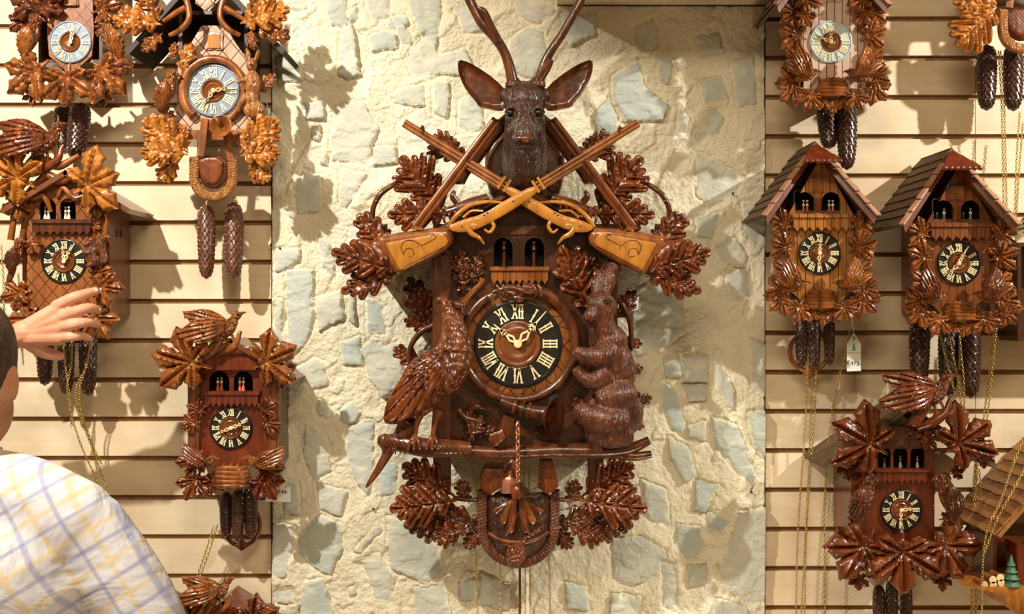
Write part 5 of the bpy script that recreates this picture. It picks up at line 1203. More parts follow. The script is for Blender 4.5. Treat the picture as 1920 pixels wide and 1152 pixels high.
mb = MB(); mb.pell(996, 262, 308, 4.5, 2.6, 3, 25, 10); part('nostril', mb, 'eye', head)
mb = MB(); mb.ptube([(958, 272, 286), (970, 277, 296), (984, 275, 302), (998, 277, 296), (1010, 272, 286)], [1.2, 2, 1.8, 2, 1.2], 8); part('mouth', mb, 'black_wood', head)
for pts, rad, tines in (([(962, 160, 232), (955, 125, 234), (944, 95, 236), (926, 68, 240), (905, 45, 244), (888, 15, 246), (872, -20, 246), (862, -60, 240)], [11, 10, 9, 10, 10, 9, 9, 8], [[(935, 78, 242), (920, 48, 252), (908, 22, 258), (896, 14, 258)]]),
                       ([(1008, 160, 232), (1016, 135, 236), (1024, 112, 238), (1040, 85, 240), (1058, 58, 242), (1076, 25, 244), (1092, -8, 244), (1106, -60, 240)], [11, 10, 9, 8.5, 8, 8, 8, 7], [[(1012, 148, 240), (1026, 128, 252), (1033, 112, 258)]])):
    mb = MB(); mb.ptube(pts, rad, 14, sub=6); f_ = R(1, 232); mb.lathe(Q(pts[0][0], pts[0][1]-2, 232), (0, 0, 1), [(-8*f_, 11*f_), (-5*f_, 15*f_), (3*f_, 15*f_), (6*f_, 10*f_)], 16)
    for t in tines: mb.ptube(t, [8, 7, 6, 3][:len(t)], 10)
    part('antler', mb, 'walnut', head)
# pheasant --------------------------------------------------------
mb = MB()
mb.pell(838, 690, 188, 42, 60, 34, 28, 20); mb.pell(800, 745, 180, 26, 52, 28, 42, 18); mb.pell(850, 668, 190, 34, 36, 30, 0, 18)
mb.ptube([(852, 660, 190), (852, 630, 188), (848, 605, 186), (844, 586, 186)], [34, 27, 22, 18], 16); mb.pell(842, 578, 188, 17, 15, 14, -20, 16); mb.ptube([(770, 785, 172), (752, 815, 160), (738, 840, 150)], [20, 15, 11], 12)
mb.ptube([(838, 568, 190), (826, 562, 188), (816, 572, 184)], [9, 7, 3], 10)
ph = part('pheasant', sculpt(mb, 2.2, 3), 'feather', r, sharp=None)
mb = MB(); mb.pell(849, 570, 201, 3.6, 3.2, 3, 0, 10); part('eye', mb, 'eye', ph)
mb = MB(); mb.ptube([(852, 572, 192), (864, 574, 194), (868, 588, 192)], [9, 7, 2], 10); mb.ptube([(856, 582, 194), (862, 600, 192)], [6, 2.5], 8); part('beak', mb, 'walnut', ph)
O = [(832, 683), (816, 664), (796, 668), (777, 683), (757, 700), (738, 730), (724, 758), (717, 792), (738, 798), (761, 788), (797, 765), (815, 745), (830, 722), (838, 700)]
g, L = inv((826, 684), (722, 794))
def wf(x, y, d):
    X, Y = g(x, y); an = np.arctan2(Y-.05, X+.35); q = an*9; sw = q-np.floor(q); return 6*sw*np.clip((X-.1)*5, .2, 1)-3*np.exp(-(np.minimum(sw, 1-sw)/.12)**2)+5*np.clip((.42-X+.05*np.sin(Y*30))/.05, 0, 1)+4*np.exp(-((X-.1)/.16)**2)
part('wing', relief(chaikin(O, 1), 196, 10, 8, 14, fn=wf, res=3), 'redwood', ph)
O = [(838, 660), (815, 652), (780, 668), (752, 700), (762, 712), (790, 690), (822, 684)]
part('wing', relief(chaikin(O, 1), 206, 6, 7, 10, fn=lambda x, y, d: 1.6*np.abs(np.sin((x+y)*.35)), res=3), 'feather_red', ph)
for O, hh in (([(764, 788), (748, 792), (728, 830), (702, 880), (682, 916), (692, 914), (716, 884), (738, 850), (756, 826)], 158), ([(790, 790), (758, 800), (728, 838), (724, 850), (742, 846), (770, 826)], 172)):
    g2, L2 = inv(O[0], O[4]); part('tail', relief(chaikin(O, 1), hh, 7, 6, 8, fn=lambda x, y, d, g2=g2: 1.2*np.abs(np.sin(g2(x, y)[1]*40)), res=3.2), 'redwood', ph)
for x in (778, 812):
    mb = MB(); mb.ptube([(x+10, 770, 184), (x+3, 795, 186), (x, 818, 190)], [11, 6, 4.5], 9)
    for t in (-12, -2, 9): mb.ptube([(x, 815, 190), (x+t*.6, 826, 202), (x+t, 840, 204), (x+t, 846, 198)], [4, 3.4, 3, 1.5], 7)
    part('leg', mb, 'redwood', ph)
# perch log
mb = MB(); mb.ptube([(712, 826, 160), (745, 830, 172), (800, 840, 184), (850, 842, 180), (880, 842, 172)], [10, 17, 18, 17, 14], 14); mb.pell(722, 828, 166, 13, 15, 12, 0, 14); mb.ptube([(716, 826, 166), (724, 844, 166), (716, 864, 160)], [10, 8, 3], 9)
mb.ptube([(860, 846, 165), (940, 850, 165), (1040, 846, 165), (1130, 846, 170), (1180, 842, 176), (1218, 826, 182)], [12, 13, 14, 14, 11, 8], 14); mb.ptube([(1150, 850, 172), (1190, 856, 178), (1222, 852, 182)], [11, 9, 7], 12)
part('perch_log', mb, 'walnut', r)
mb = MB()
for x in range(720, 870, 9): mb.ptube([(x, 822+(x-720)*.12, 186+(x-720)*.1), (x+5, 836+(x-720)*.1, 195+min(6, (x-720)*.1)), (x+3, 852, 190)], 1.2, 5)
part('bark_ridge', mb, 'case_dark', r)
mb = MB(); mb.ptube([(860, 770, 145), (876, 785, 150), (900, 792, 152), (890, 810, 150), (880, 826, 150)], [7, 8, 7, 6, 5], 9); mb.ptube([(876, 770, 148), (895, 762, 152), (915, 770, 150)], [4, 6, 3], 8); mb.pell(905, 805, 150, 9, 7, 6); part('foliage', mb, 'walnut', r)
leaves(r, [((905, 800), (862, 772), 142), ((890, 815), (930, 800), 142), ((870, 830), (905, 778), 144), ((1000, 815), (1040, 800), 140), ((1105, 800), (1078, 745), 150)], 142, 'walnut', 'oak', seed=380, w=1.1, n=3)
# hare ------------------------------------------------------------
mb = MB()
mb.pell(1146, 690, 184, 46, 62, 38, -12, 20); mb.pell(1152, 775, 178, 56, 52, 40, 0, 20); mb.pell(1140, 640, 186, 38, 34, 32, 0, 18)
mb.ptube([(1135, 640, 190), (1128, 612, 196), (1126, 590, 200)], [30, 26, 24], 16); mb.pell(1128, 574, 204, 30, 27, 26, 20, 18); mb.pell(1110, 592, 214, 18, 15, 17, 0, 16); mb.pell(1104, 598, 218, 11, 9, 10, 0, 12)
mb.ptube([(1130, 560, 190), (1140, 530, 184), (1152, 500, 176), (1158, 478, 168)], [11, 15, 14, 5], 12); mb.ptube([(1118, 556, 194), (1118, 530, 190), (1126, 505, 182)], [9, 11, 4], 12)
mb.ptube([(1150, 655, 208), (1128, 668, 220), (1100, 668, 224), (1076, 658, 220)], [24, 22, 17, 11], 14); mb.ptube([(1140, 700, 212), (1112, 716, 216), (1090, 704, 212), (1078, 690, 208)], [22, 17, 13, 10], 14)
mb.ptube([(1170, 790, 206), (1130, 790, 220), (1100, 778, 222), (1082, 762, 214)], [30, 30, 22, 13], 16); mb.ptube([(1186, 740, 200), (1150, 745, 212), (1120, 755, 214)], [26, 28, 20], 14)
mb.ptube([(1180, 815, 200), (1140, 822, 214), (1105, 815, 214)], [22, 20, 13], 12)
hare = part('hare', sculpt(mb, 2.4, 14), 'fur_hare', r, sharp=None)
mb = MB(); mb.pell(1140, 567, 227, 5, 4.6, 4, 0, 12); part('eye', mb, 'eye', hare)
mb = MB(); mb.ptube([(1130, 566, 225), (1140, 560, 229), (1149, 568, 225)], [1.6, 2, 1.6], 7); part('eyelid', mb, 'fur_dark', hare)
mb = MB(); mb.pell(1100, 598, 228, 6, 4, 3.5, 0, 10); part('nose', mb, 'fur_dark', hare)
# hanging straps, pouch and fringe ---------------------------------
mb = MB(); mb.bar((955, 782), (940, 826), 22, 168, 174); mb.bar((940, 826), (918, 905), 24, 128, 134, w2=44); part('strap', mb, 'walnut', r, smooth=False)
part('strap_end', relief([(918, 815), (942, 806), (948, 822), (928, 838), (915, 826)], 178, 7, 2, 4, res=4), 'redwood', r)
for O in ([(908, 878), (944, 878), (948, 912), (922, 930), (898, 915)], [(1012, 862), (1036, 862), (1048, 912), (1030, 930), (1008, 914)]): part('strap', relief(O, 132, 7, 2, 4, res=5), 'redwood', r)
mb = MB(); mb.bar((1026, 790), (1024, 866), 22, 124, 130); part('strap', mb, 'walnut', r, smooth=False)
fur_u(r, 972, 918, 1066, 77, 58, 118, 'fur_brown', notch=2.1)
O = [(914, 916), (925, 926), (1022, 926), (1032, 916)]+[(972+58*math.cos(math.pi*k/20), 990+62*math.sin(math.pi*k/20)) for k in range(21)]
part('game_bag', relief(chaikin(O, 1), 112, 10, 22, 46, res=5), 'fur_dark', r)
for s in (-1, 1):
    for k, (tx, ty, hh) in enumerate(((-14, 1002, 150), (-28, 985, 146), (-42, 966, 142))):
        O = [(971, 930), (971+s*(-tx)*.4-s*4, 945), (971+s*-tx-s*7, ty-6), (971+s*-tx, ty), (971+s*-tx+s*7, ty-8), (971+s*-tx*.5+s*6, 945)]
        part('net_flap', relief(O, hh-8, 8, 2, 5, res=4), 'barrel_wood' if k == 1 else 'redwood', r)
mb = MB(); mb.ptube([(966, 960, 146), (960, 985, 150), (948, 1005, 148)], [4, 5, 3], 8); mb.ptube([(976, 960, 146), (984, 985, 150), (992, 1002, 148)], [4, 5, 3], 8); part('bag_cord', mb, 'redwood', r)
mb = MB(); mb.pell(968, 1040, 142, 20, 25, 18, 25, 16); mb.pell(962, 1052, 140, 13, 15, 13, 0, 14); mb.ptube([(975, 1020, 140), (992, 1006, 146), (1008, 996, 146), (1018, 986, 144)], [8, 5, 4, 3], 9); mb.ptube([(955, 1020, 136), (938, 1012, 136), (925, 1004, 134)], [10, 7, 4], 9); mb.ptube([(964, 1060, 142), (961, 1068, 144)], [5, 1.5], 8)
bh = part('game_bird', sculpt(mb, 1.8, 3), 'feather_red', r, sharp=None)
for k in range(9):
    a = math.pi*(.08+.84*k/8); 
mb = MB(); mb.ptube([(916, 1000, 134), (940, 1014, 140), (972, 1018, 142), (1005, 1012, 140), (1028, 998, 134)], [4, 5, 6, 5, 4], 9); part('bag_rim', mb, 'redwood', r)
mb = MB(); mb.ptube([(962, 862, 126), (958, 880, 128), (955, 900, 130), (955, 925, 132)], [6, 9, 17, 17], 16); part('copper_bell', mb, 'copper', r)
chain([(971, 792, 180), (971, 850, 186), (971, 905, 168)], 'braided copper coloured cord hanging in front of the great clock', 'great clock cord', mat='copper', lk=13, wr=2.3, name='braided_cord')
mb = MB(); f_ = R(1, 160); mb.lathe(Q(971, 925, 164), (0, 0, 1), [(-10*f_, 0), (-9*f_, 11*f_), (-2*f_, 13*f_), (8*f_, 12*f_), (13*f_, 9*f_), (16*f_, 11*f_), (18*f_, 7*f_), (20*f_, 0)], 22); part('cord_end', mb, 'redwood', r)
# ------------------------------------------------------------------ weights, chains, tags
setT()
def cones(lst, mat='cone'):
    for (x, y0, y1, w, h, label, grp, *t) in lst: cone(x, y0, y1, w, h, label, grp, mat=(t[1] if len(t) > 1 else mat), tilt=(t[0] if t else 0))
g1 = 'pine cone weights'
cones([(387, 388, 524, 34, 70, 'left one of two brown pine cone weights under the fringed hunting clock', g1, 0, 'cone_brown'), (438, 384, 524, 38, 70, 'right one of two brown pine cone weights under the fringed hunting clock', g1, 0, 'cone_brown'),
 (118, 200, 282, 36, 60, 'pine cone weight with brass chain, left of the pair under the top left clock', g1, 0), (152, 196, 300, 42, 78, 'larger right pine cone weight under the top left clock', g1, 6),
 (84, 600, 724, 32, 55, 'leftmost pine cone weight under the clock behind the raised hand', g1, 0), (124, 610, 742, 32, 62, 'middle pine cone weight under the clock behind the raised hand', g1, 0), (165, 608, 744, 34, 66, 'rightmost pine cone weight under the clock behind the raised hand', g1, 0),
 (424, 925, 1008, 25, 56, 'left pine cone weight of the winged bird clock beside the stone panel', g1, 0), (446, 920, 1018, 25, 66, 'middle pine cone weight of the winged bird clock beside the stone panel', g1, 0), (470, 905, 1010, 27, 60, 'right pine cone weight of the winged bird clock beside the stone panel', g1, 0),
 (1548, 190, 280, 38, 60, 'left pine cone weight of the pale blue dial clock, partly behind a roof ridge', g1, -6), (1588, 192, 319, 38, 70, 'right pine cone weight of the pale blue dial clock', g1, 0),
 (1850, 88, 208, 38, 70, 'left pine cone weight hanging below the oak leaf at the top right corner', g1, 0), (1900, 86, 209, 38, 70, 'right pine cone weight at the top right corner', g1, 0),
 (1503, 590, 690, 24, 50, 'left pine cone weight of the honey coloured chalet clock', g1, 0), (1527, 592, 694, 24, 62, 'middle pine cone weight of the honey coloured chalet clock', g1, 0), (1555, 588, 686, 22, 60, 'right pine cone weight of the honey coloured chalet clock', g1, 0),
 (1724, 600, 724, 39, 66, 'left pine cone weight of the red brown chalet clock, apart from the others', g1, 0), (1778, 606, 745, 38, 56, 'middle pine cone weight of the red brown chalet clock', g1, 0), (1820, 604, 748, 38, 74, 'right pine cone weight of the red brown chalet clock', g1, 0),
 (1648, 1100, 1200, 24, 60, 'left pine cone weight below the five leaf clock at the bottom edge', g1, 0), (1672, 1090, 1190, 24, 66, 'middle pine cone weight below the five leaf clock at the bottom edge', g1, 0), (1699, 1096, 1196, 24, 60, 'right pine cone weight below the five leaf clock at the bottom edge', g1, 0)])
ORD = {1: [''], 2: ['left', 'right'], 3: ['leftmost', 'middle', 'rightmost'], 4: ['leftmost', 'second', 'third', 'rightmost'], 5: ['leftmost', 'second', 'third', 'fourth', 'rightmost']}
def ch(lst, label, grp):
    srt = sorted(range(len(lst)), key=lambda i: lst[i][0][0])
    for k, i in enumerate(srt): chain(lst[i], (ORD[len(lst)][k]+' '+label).strip(), grp)
ch([[(x, 1030, 60), (x+dx, 1110, 55), (x+dx*1.5, 1230, 50)] for x, dx in ((893, 2), (937, 2), (985, 0), (993, 1), (1029, 2))], 'brass chain hanging below the great clock', 'chains of the great clock')
ch([[(x, 868, 70), (x, 960, 66)] for x in (893, 982, 992)], 'brass chain showing in the gap under the log perch of the great clock', 'chains in the great clock gap')
mb = MB(); mb.box(972.5, 977, 1050, 1240, 44, 48); mb.pell(973, 1240, 46, 34, 34, 6); single('pendulum_rod', mb, 'redwood', 'thin brown pendulum rod hanging straight below the great clock', 'pendulum', smooth=True)
ch([[(1516, 575, 55), (1512, 760, 48), (1496, 1000, 40), (1492, 1200, 36)], [(1532, 575, 62), (1528, 760, 48), (1512, 1000, 40), (1508, 1200, 36)], [(1524, 590, 50), (1520, 800, 40), (1500, 1200, 36)]], 'thin brass chain hanging straight from the honey coloured chalet clock', 'chains of the honey chalet')
ch([[(1598, 565, 60), (1590, 640, 58), (1562, 760, 52), (1548, 900, 44), (1546, 1060, 40), (1548, 1200, 38)]], 'brass chain slanting down left beside the price tag with a tree', 'slanting chain')
ch([[(1754, 590, 80), (1768, 650, 84), (1788, 730, 84), (1794, 800, 60), (1796, 900, 50)], [(1768, 590, 80), (1786, 660, 84), (1800, 740, 84), (1808, 830, 60)], [(1798, 600, 90), (1802, 660, 92), (1808, 730, 92), (1806, 820, 60)]], 'brass chain hanging over the weights of the red brown chalet clock', 'chains over the weights')
ch([[(1872, 585, 80), (1862, 680, 76), (1850, 790, 70), (1832, 880, 66), (1826, 1000, 60), (1824, 1200, 60)], [(1866, 585, 76), (1856, 690, 70), (1842, 800, 66), (1826, 900, 60), (1820, 1200, 56)], [(1830, 870, 64), (1834, 1000, 60), (1830, 1200, 58)], [(1836, 880, 70), (1840, 960, 62), (1826, 1020, 60), (1828, 1200, 58)]], 'bundled brass chain at the right of the lower right clock', 'bundled chains')
ch([[(1930, 800, 120), (1900, 870, 150), (1876, 940, 212), (1846, 1020, 216), (1840, 1200, 200)], [(1935, 850, 150), (1905, 910, 214), (1870, 975, 218), (1845, 1040, 216)]], 'brass chain slanting across the orange brown shingle roof', 'slanting chains over the roof')
ch([[(1876, 96, 60), (1882, 180, 60), (1886, 330, 60), (1888, 420, 60)], [(1872, 96, 66), (1878, 200, 66), (1882, 400, 66)]], 'doubled brass chain hanging between the two top right weights', 'top right chains')
ch([[(1912, 210, 60), (1906, 300, 60), (1902, 420, 60)], [(1918, 230, 50), (1910, 330, 50), (1905, 420, 50)]], 'thin brass chain at the upper right edge', 'upper right edge chains')
ch([[(400, 990, 50), (384, 1040, 46), (368, 1090, 40), (360, 1160, 40)], [(408, 985, 50), (392, 1035, 46), (372, 1095, 40), (364, 1160, 40)]], 'thin brass chain slanting below the winged bird clock beside the stone panel', 'slanting thin chains')
ch([[(136, 600, 80), (134, 680, 84), (126, 742, 80), (150, 830, 60), (184, 910, 50), (200, 990, 44)], [(182, 600, 84), (160, 690, 92), (148, 750, 90), (172, 830, 60), (190, 870, 50)], [(172, 600, 90), (164, 680, 92), (142, 745, 90), (180, 860, 50), (215, 960, 44)], [(118, 590, 84), (120, 660, 88), (130, 740, 80), (134, 800, 60)]], 'brass chain looping down from the clock behind the raised hand', 'chains behind the hand')
ch([[(2, 460, 60), (6, 520, 60), (8, 600, 60)], [(10, 540, 66), (6, 580, 66), (8, 620, 66)]], 'brass chain at the left edge above the wrist', 'left edge chains')
ch([[(108, 215, 90), (112, 240, 90), (116, 262, 88)], [(400, 268, 90), (404, 280, 100), (412, 282, 104)], [(384, 350, 70), (386, 366, 70), (387, 378, 70)], [(438, 345, 70), (438, 362, 70), (438, 376, 70)]], 'short bit of brass chain between a weight and its clock', 'short chain ends')
# price tags
def tag(O, h, label, tilt=0):
    mb = relief(O, h, 1.2, 0, 3, res=8); return mb
def price_tag(O, h, label, items=(), stringp=None):
    c = np.mean(np.array(O), 0); t = thing('price_tag', label, 'price tag', Q(c[0], c[1], h), 'price tags')
    part('paper', relief(O, h, 1.2, 0, 3, res=8), 'paper', t, smooth=False)
    for nm, mb, m in items: part(nm, mb, m, t, smooth=False)
    if stringp: mb = MB(); mb.ptube(stringp, .5, 5); part('string', mb, 'paper', t)
def tree_print(x, y, s, h):
    mb = MB()
    for k, (a, w) in enumerate(((0, .5), (.28, .75), (.56, 1.0))): relief([(x, y+a*s), (x+w*s*.3, y+(a+.42)*s), (x-w*s*.3, y+(a+.42)*s)], h, .4, res=6, mb=mb)
    return mb
h = 70
price_tag([(1601, 624), (1614, 645), (1614.5, 696), (1588, 697), (1588, 645)], h, 'white pointed price tag with green fir tree and handwritten price below the honey chalet clock',
  [('tree_print', tree_print(1601, 643, 15, h+1.3), 'tag_green'), ('logo_print', tree_print(1601, 630, 8, h+1.3), 'tag_green'), ('price_text', text_mb('€473-', 1601, 682, 11, h+1.5, -6), 'ink'), ('ruled_line', (lambda mb: (mb.box(1589.5, 1613, 661.5, 662, h+1.2, h+1.5), mb)[1])(MB()), 'slat_groove')], [(1601, 627, h+1), (1598, 600, h), (1600, 572, h+10)])
price_tag([(498, 932), (508, 934), (518, 934), (526, 922), (544, 912), (545, 942), (497, 941)], 88, 'paper tag half hidden under the leaves of the clock left of the stone panel', [('price_text', text_mb('144-', 531, 923, 11, 89.6, -8), 'ink')], [(540, 915, 88), (530, 900, 90), (520, 885, 94)])
price_tag([(501, 202), (522, 222), (534, 275), (520, 262), (506, 232)], 84, 'white tag with green print behind the right oak leaf of the fringed bag clock', [('logo_print', tree_print(508, 206, 11, 85.3), 'tag_green')], [(503, 205, 84), (500, 190, 90)])
price_tag([(238, 158), (248, 158), (248, 192), (240, 192)], 70, 'small white tag beside the bottom right leaf of the top left corner clock', [], [(243, 160, 70), (240, 140, 80)])
price_tag([(10, 574), (38, 572), (36, 602), (30, 608)], 66, 'white pointed tag hanging at the left edge above the wrist', [('logo_print', tree_print(31, 578, 14, 67.3), 'tag_green')], [(12, 576, 66), (4, 562, 70)])
price_tag([(1776, 984), (1792, 982), (1812, 986), (1806, 996), (1780, 996)], 112, 'white tag with green print above the right leaf of the lower right clock', [('logo_print', tree_print(1792, 982, 9, 113.3), 'tag_green')], [(1790, 986, 113), (1765, 960, 126), (1750, 948, 130)])
price_tag([(1186, 560), (1198, 556), (1196, 580), (1184, 584)], 104, 'small white tag tucked behind the hare at the right side of the great clock', [], [(1188, 562, 104), (1186, 548, 108)])
# nails and screw heads in the stone
for x, y in ((525, 466), (1374, 363), (700, 955), (1409, 923), (508, 460)):
    mb = MB(); mb.lathe(Q(x, y, 18), (0, -1, 0), [(-4, 1.2), (0, 1.2), (.4, 2.4), (1.6, 2.0), (2, 0)], 12)
    single('nail', mb, 'seam', 'small dark nail head in the stone panel '+{525: 'at its left edge, by the long cones', 1374: 'right of the great clock, above mid height', 700: 'below the pheasant tail', 1409: 'near its lower right edge', 508: 'seam, leftmost of the two by the cones'}[x], 'nail', group='nails in the stone panel')
# roofless dark shelf edge at far left
# ------------------------------------------------------------------ the visitor
m, nt, b = newmat('white shirt with blue and yellow checks'); L = nt.links.new
tc = N(nt, 'ShaderNodeTexCoord'); mp = N(nt, 'ShaderNodeMapping'); mp.inputs['Rotation'].default_value = (0, math.radians(32), 0); L(tc.outputs['Object'], mp.inputs[0])
sp = N(nt, 'ShaderNodeSeparateXYZ'); L(mp.outputs[0], sp.inputs[0])
def stripe(v, per, off, w):
    f = math_(nt, 'PINGPONG', math_(nt, 'ADD', v, off), per/2); q = math_(nt, 'MULTIPLY', math_(nt, 'SUBTRACT', w, f), 1/(w*.6)); n = nt.nodes.new('ShaderNodeClamp'); L(q, n.inputs[0]); return n.outputs[0]
cur = None; base = (.62, .62, .67, 1)
prev = None
for v, col, off, w in ((sp.outputs[0], (.66, .52, .25, 1), 0.0, .006), (sp.outputs[2], (.66, .52, .25, 1), .0, .006), (sp.outputs[0], (.26, .28, .50, 1), .026, .0045), (sp.outputs[2], (.26, .28, .50, 1), .026, .0045)):
    mx = N(nt, 'ShaderNodeMix', data_type='RGBA'); fct = math_(nt, 'MULTIPLY', stripe(v, .058, off, w), .6); L(fct, mx.inputs[0])
    if prev is None: mx.inputs[6].default_value = base
    else: L(prev, mx.inputs[6])
    mx.inputs[7].default_value = col; prev = mx.outputs[2]
L(prev, b.inputs['Base Color']); b.inputs['Roughness'].default_value = .85
nz = N(nt, 'ShaderNodeTexNoise', Scale=9.0, Detail=3.0, Distortion=1.0); L(tc.outputs['Object'], nz.inputs['Vector']); bp = N(nt, 'ShaderNodeBump', Strength=.6, Distance=.02); L(nz.outputs[0], bp.inputs['Height']); L(bp.outputs[0], b.inputs['Normal'])
M['shirt'] = m
m, nt, b = newmat('skin'); tc = N(nt, 'ShaderNodeTexCoord'); n = N(nt, 'ShaderNodeTexNoise', Scale=18.0, Detail=4.0); nt.links.new(tc.outputs['Object'], n.inputs['Vector'])
rm = ramp(nt, [(.3, (.56, .25, .15)), (.7, (.72, .38, .24))]); nt.links.new(n.outputs[0], rm.inputs[0]); nt.links.new(rm.outputs[0], b.inputs['Base Color']); b.inputs['Roughness'].default_value = .5
b.inputs['Subsurface Weight'].default_value = .08; b.inputs['Subsurface Radius'].default_value = (.02, .008, .004)
n2 = N(nt, 'ShaderNodeTexNoise', Scale=150.0, Detail=3.0); nt.links.new(tc.outputs['Object'], n2.inputs['Vector']); bp = N(nt, 'ShaderNodeBump', Strength=.25, Distance=.002); nt.links.new(n2.outputs[0], bp.inputs['Height']); nt.links.new(bp.outputs[0], b.inputs['Normal'])
M['skin'] = m
M['hair'] = wood('short brown hair', (.03, .016, .009), (.09, .045, .025), rough=.55, coat=0, kind='fur')
M['trousers'] = plain('dark blue trousers', (.03, .035, .06), .9)
M['shoe'] = plain('dark leather', (.03, .018, .012), .4)
M['watch'] = plain('grey cuff', (.42, .40, .36), .8)
# metres; x right, y into the wall, z up.  Standing 0.8 m from the wall, seen from behind
def mtr(x, y, z): return np.array([x/K, y/K, (z-CAMZ)/K])
hx, hy = -.885, -.86           # head axis
person = thing('person', 'person seen from behind in a checked white shirt, raising a hand to a clock', 'person', (hx/K, hy/K, -CAMZ/K))
def tb(mb, pts, rad, seg=14): 
    c = catmull([list(p)+[q] for p, q in zip(pts, rad)], 4); mb.tube([mtr(p[0], p[1], p[2]) for p in c], [p[3]/K for p in c], seg)
def el(mb, x, y, z, rx, ry, rz, seg=18): mb.ell(mtr(x, y, z), (rx/K, ry/K, rz/K), seg)
sz = 1.42                      # shoulder height
hz = 1.60
body = MB()
el(body, hx, hy+.01, hz+.02, .076, .095, .115, 24); el(body, hx, hy+.05, hz-.05, .058, .062, .07, 18); el(body, hx, hy+.105, hz-.005, .014, .02, .022, 10); el(body, hx, hy+.085, hz-.06, .028, .02, .012, 10); el(body, hx, hy+.07, hz-.10, .03, .03, .025, 12)
for s in (-1, 1): el(body, hx+s*.079, hy+.0, hz-.005, .010, .022, .034, 12); el(body, hx+s*.085, hy-.006, hz+.008, .008, .016, .020, 10); el(body, hx+s*.03, hy+.09, hz+.03, .018, .012, .008, 10)
tb(body, [(hx, hy+.005, hz-.05), (hx, hy-.02, hz-.14), (hx, hy-.03, sz+.02), (hx, hy-.03, sz-.06)], [.058, .057, .068, .09], 18)
tb(body, [(hx, hy-.02, sz-.05), (hx, hy-.02, sz-.2), (hx, hy-.01, 1.05), (hx, hy, .92)], [.12, .14, .13, .13], 20)
S = {}
for s in (-1, 1): tb(body, [(hx, hy-.02, sz-.03), (hx+s*.10, hy-.02, sz-.03), (hx+s*.19, hy-.015, sz-.055)], [.07, .06, .055], 14)
# right arm hangs with a slightly bent elbow
tb(body, [(hx+.19, hy-.015, sz-.055), (hx+.275, hy-.02, sz-.17), (hx+.335, hy-.02, sz-.30), (hx+.33, hy+.08, sz-.42), (hx+.28, hy+.17, sz-.48)], [.056, .050, .042, .038, .027], 14)
# left arm raised towards the wall
def wrist_pt(px, py, h): q = Q(px, py, h); return (q[0]*K, q[1]*K, CAMZ+q[2]*K)
Wp = wrist_pt(2, 640, 250)
tb(body, [(hx-.19, hy-.015, sz-.055), (hx-.20, hy+.12, sz-.03), (hx-.17, hy+.27, sz+.03), ((hx-.17+Wp[0])/2, (hy+.27+Wp[1])/2, (sz+.03+Wp[2])/2+.01), Wp], [.056, .050, .043, .038, .027], 14)
for s in (-1, 1): tb(body, [(hx+s*.085, hy, .93), (hx+s*.10, hy+.01, .70), (hx+s*.105, hy+.01, .48), (hx+s*.105, hy-.01, .28), (hx+s*.105, hy-.02, .09)], [.10, .085, .058, .055, .038], 14)
for s in (-1, 1): tb(body, [(hx+s*.105, hy-.05, .045), (hx+s*.11, hy+.05, .045), (hx+s*.115, hy+.17, .03)], [.038, .04, .026], 12)
# left hand: palm to the clock, fingers pointing right and slightly up
def hand_chain(mb, pts, rad): 
    c = catmull([list(p)+[q] for p, q in zip(pts, rad)], 3); mb.tube([Q(p[0], p[1], p[2]) for p in c], [R(p[3], p[2]) for p in c], 12)
    for p, q in ((pts[0], rad[0]), (pts[-1], rad[-1])): mb.pell(p[0], p[1], p[2], q, q, q, 0, 12)
hb = MB()
hand_chain(hb, [(-6, 645, 250), (20, 636, 250), (44, 624, 250)], [25, 23, 24])
for a, b_ in (((50, 618), (110, 578)), ((52, 620), (118, 596)), ((54, 624), (118, 614)), ((52, 632), (112, 634))): hand_chain(hb, [a+(250,), b_+(252,)], [19, 14])
hb.pell(74, 622, 246, 34, 30, 13, -15, 18)
fing = [[(106, 574, 254), (134, 560, 258), (158, 552, 248), (178, 546, 234)], [(116, 594, 256), (146, 583, 262), (168, 578, 248), (183, 582, 228)], [(117, 613, 256), (146, 607, 262), (168, 604, 246), (180, 608, 226)], [(110, 634, 253), (134, 632, 258), (154, 630, 244), (165, 634, 228)]]
for fg, w0 in zip(fing, (11.5, 11.5, 10.8, 9.6)): hand_chain(hb, fg, [w0, w0*.95, w0*.85, w0*.7])
hand_chain(hb, [(52, 640, 246), (70, 654, 236), (92, 664, 224), (112, 668, 214)], [15, 13, 11.5, 9])
hv = sculpt(hb, 1.9, 3); bv = sculpt(body, 8, 3)
V = np.vstack([bv[0], hv[0]]); Fc = bv[1]+[tuple(i+len(bv[0]) for i in q) for q in hv[1]]
part('body', (V, Fc, [0]*len(Fc)), 'skin', person, sharp=None)
mb = MB()
for fg in fing: x, y, hh = fg[-1]; mb.pell(x+1, y-1, hh+5.5, 5, 4.2, 2.2, -10, 10)
part('fingernail', mb, plain('nail skin', (.78, .48, .38), .3), person)
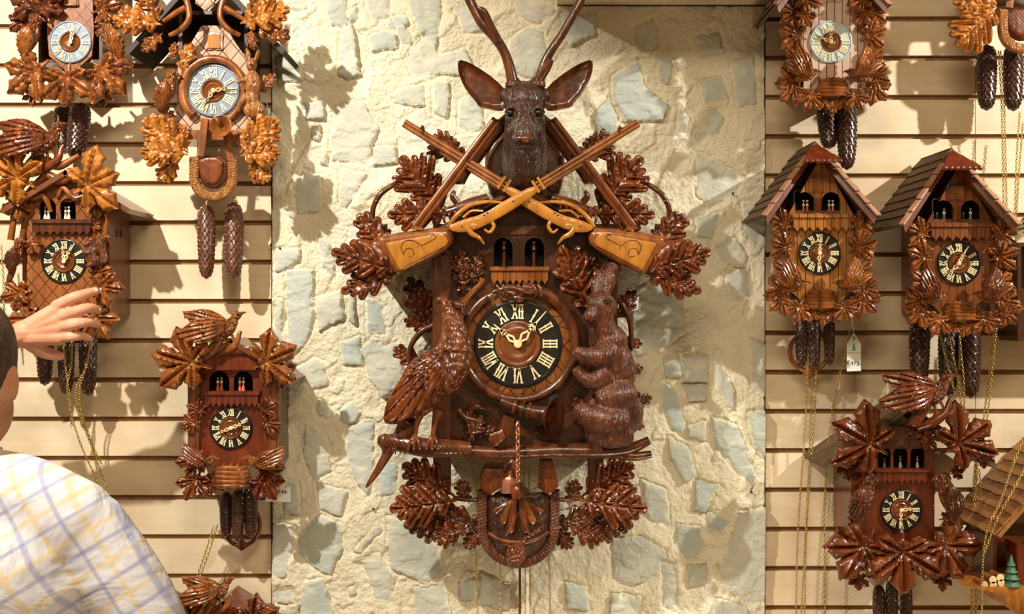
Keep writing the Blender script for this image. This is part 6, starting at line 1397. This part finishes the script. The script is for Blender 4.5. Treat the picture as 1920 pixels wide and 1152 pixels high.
# shirt
mb = MB()
tb(mb, [(hx, hy-.03, sz+.045), (hx, hy-.03, sz-.0)], [.078, .11], 22)
tb(mb, [(hx, hy-.025, sz-.0), (hx, hy-.03, sz-.12), (hx, hy-.015, 1.10), (hx, hy, .90)], [.11, .165, .165, .165], 24)
for s in (-1, 1): tb(mb, [(hx, hy-.025, sz-.01), (hx+s*.10, hy-.025, sz-.015), (hx+s*.20, hy-.02, sz-.06)], [.09, .082, .078], 16)
for s in (-1, 1): tb(mb, [(hx+s*.05, hy-.06, sz-.10), (hx+s*.10, hy-.07, sz-.16), (hx+s*.09, hy-.05, 1.05)], [.10, .11, .10], 16)
tb(mb, [(hx+.19, hy-.015, sz-.055), (hx+.28, hy-.02, sz-.17), (hx+.335, hy-.02, sz-.30), (hx+.33, hy+.07, sz-.41)], [.076, .068, .062, .055], 16)
Ws = (Wp[0]-.03, Wp[1]-.005, Wp[2]-.006)
tb(mb, [(hx-.19, hy-.015, sz-.055), (hx-.20, hy+.12, sz-.03), (hx-.17, hy+.27, sz+.03), ((hx-.17+Wp[0])/2, (hy+.27+Wp[1])/2, (sz+.03+Wp[2])/2+.01), Ws], [.076, .068, .060, .054, .045], 16)
part('shirt', sculpt(mb, 8, 4), 'shirt', person, sharp=None)
mb = MB(); tb(mb, [(hx+.002, hy-.03, sz+.075), (hx, hy-.03, sz+.02)], [.070, .085], 22); part('collar', mb, 'shirt', person)
mb = MB(); c = catmull([list(Ws)+[.048], [Wp[0]+.012, Wp[1], Wp[2]+.003, .044]], 3); mb.tube([mtr(*p[:3]) for p in c], [p[3]/K for p in c], 20); part('cuff', mb, 'watch', person)
mb = MB(); el(mb, hx, hy-.012, hz+.045, .086, .098, .105, 26); el(mb, hx, hy-.055, hz-.01, .072, .055, .075, 20); part('hair', sculpt(mb, 4, 3), 'hair', person, sharp=None)
mb = MB()
for s in (-1, 1): tb(mb, [(hx+s*.07, hy, .97), (hx+s*.09, hy, .88), (hx+s*.10, hy+.01, .66), (hx+s*.105, hy+.01, .45), (hx+s*.107, hy, .25), (hx+s*.107, hy-.005, .06)], [.12, .13, .105, .085, .078, .07], 18)
part('trousers', sculpt(mb, 8, 3), 'trousers', person, sharp=None)
for s in (-1, 1):
    mb = MB(); tb(mb, [(hx+s*.105, hy-.075, .05), (hx+s*.108, hy-.02, .055), (hx+s*.11, hy+.08, .05), (hx+s*.115, hy+.2, .035)], [.042, .05, .048, .034], 14); part('shoe', sculpt(mb, 6, 2), 'shoe', person, sharp=None)
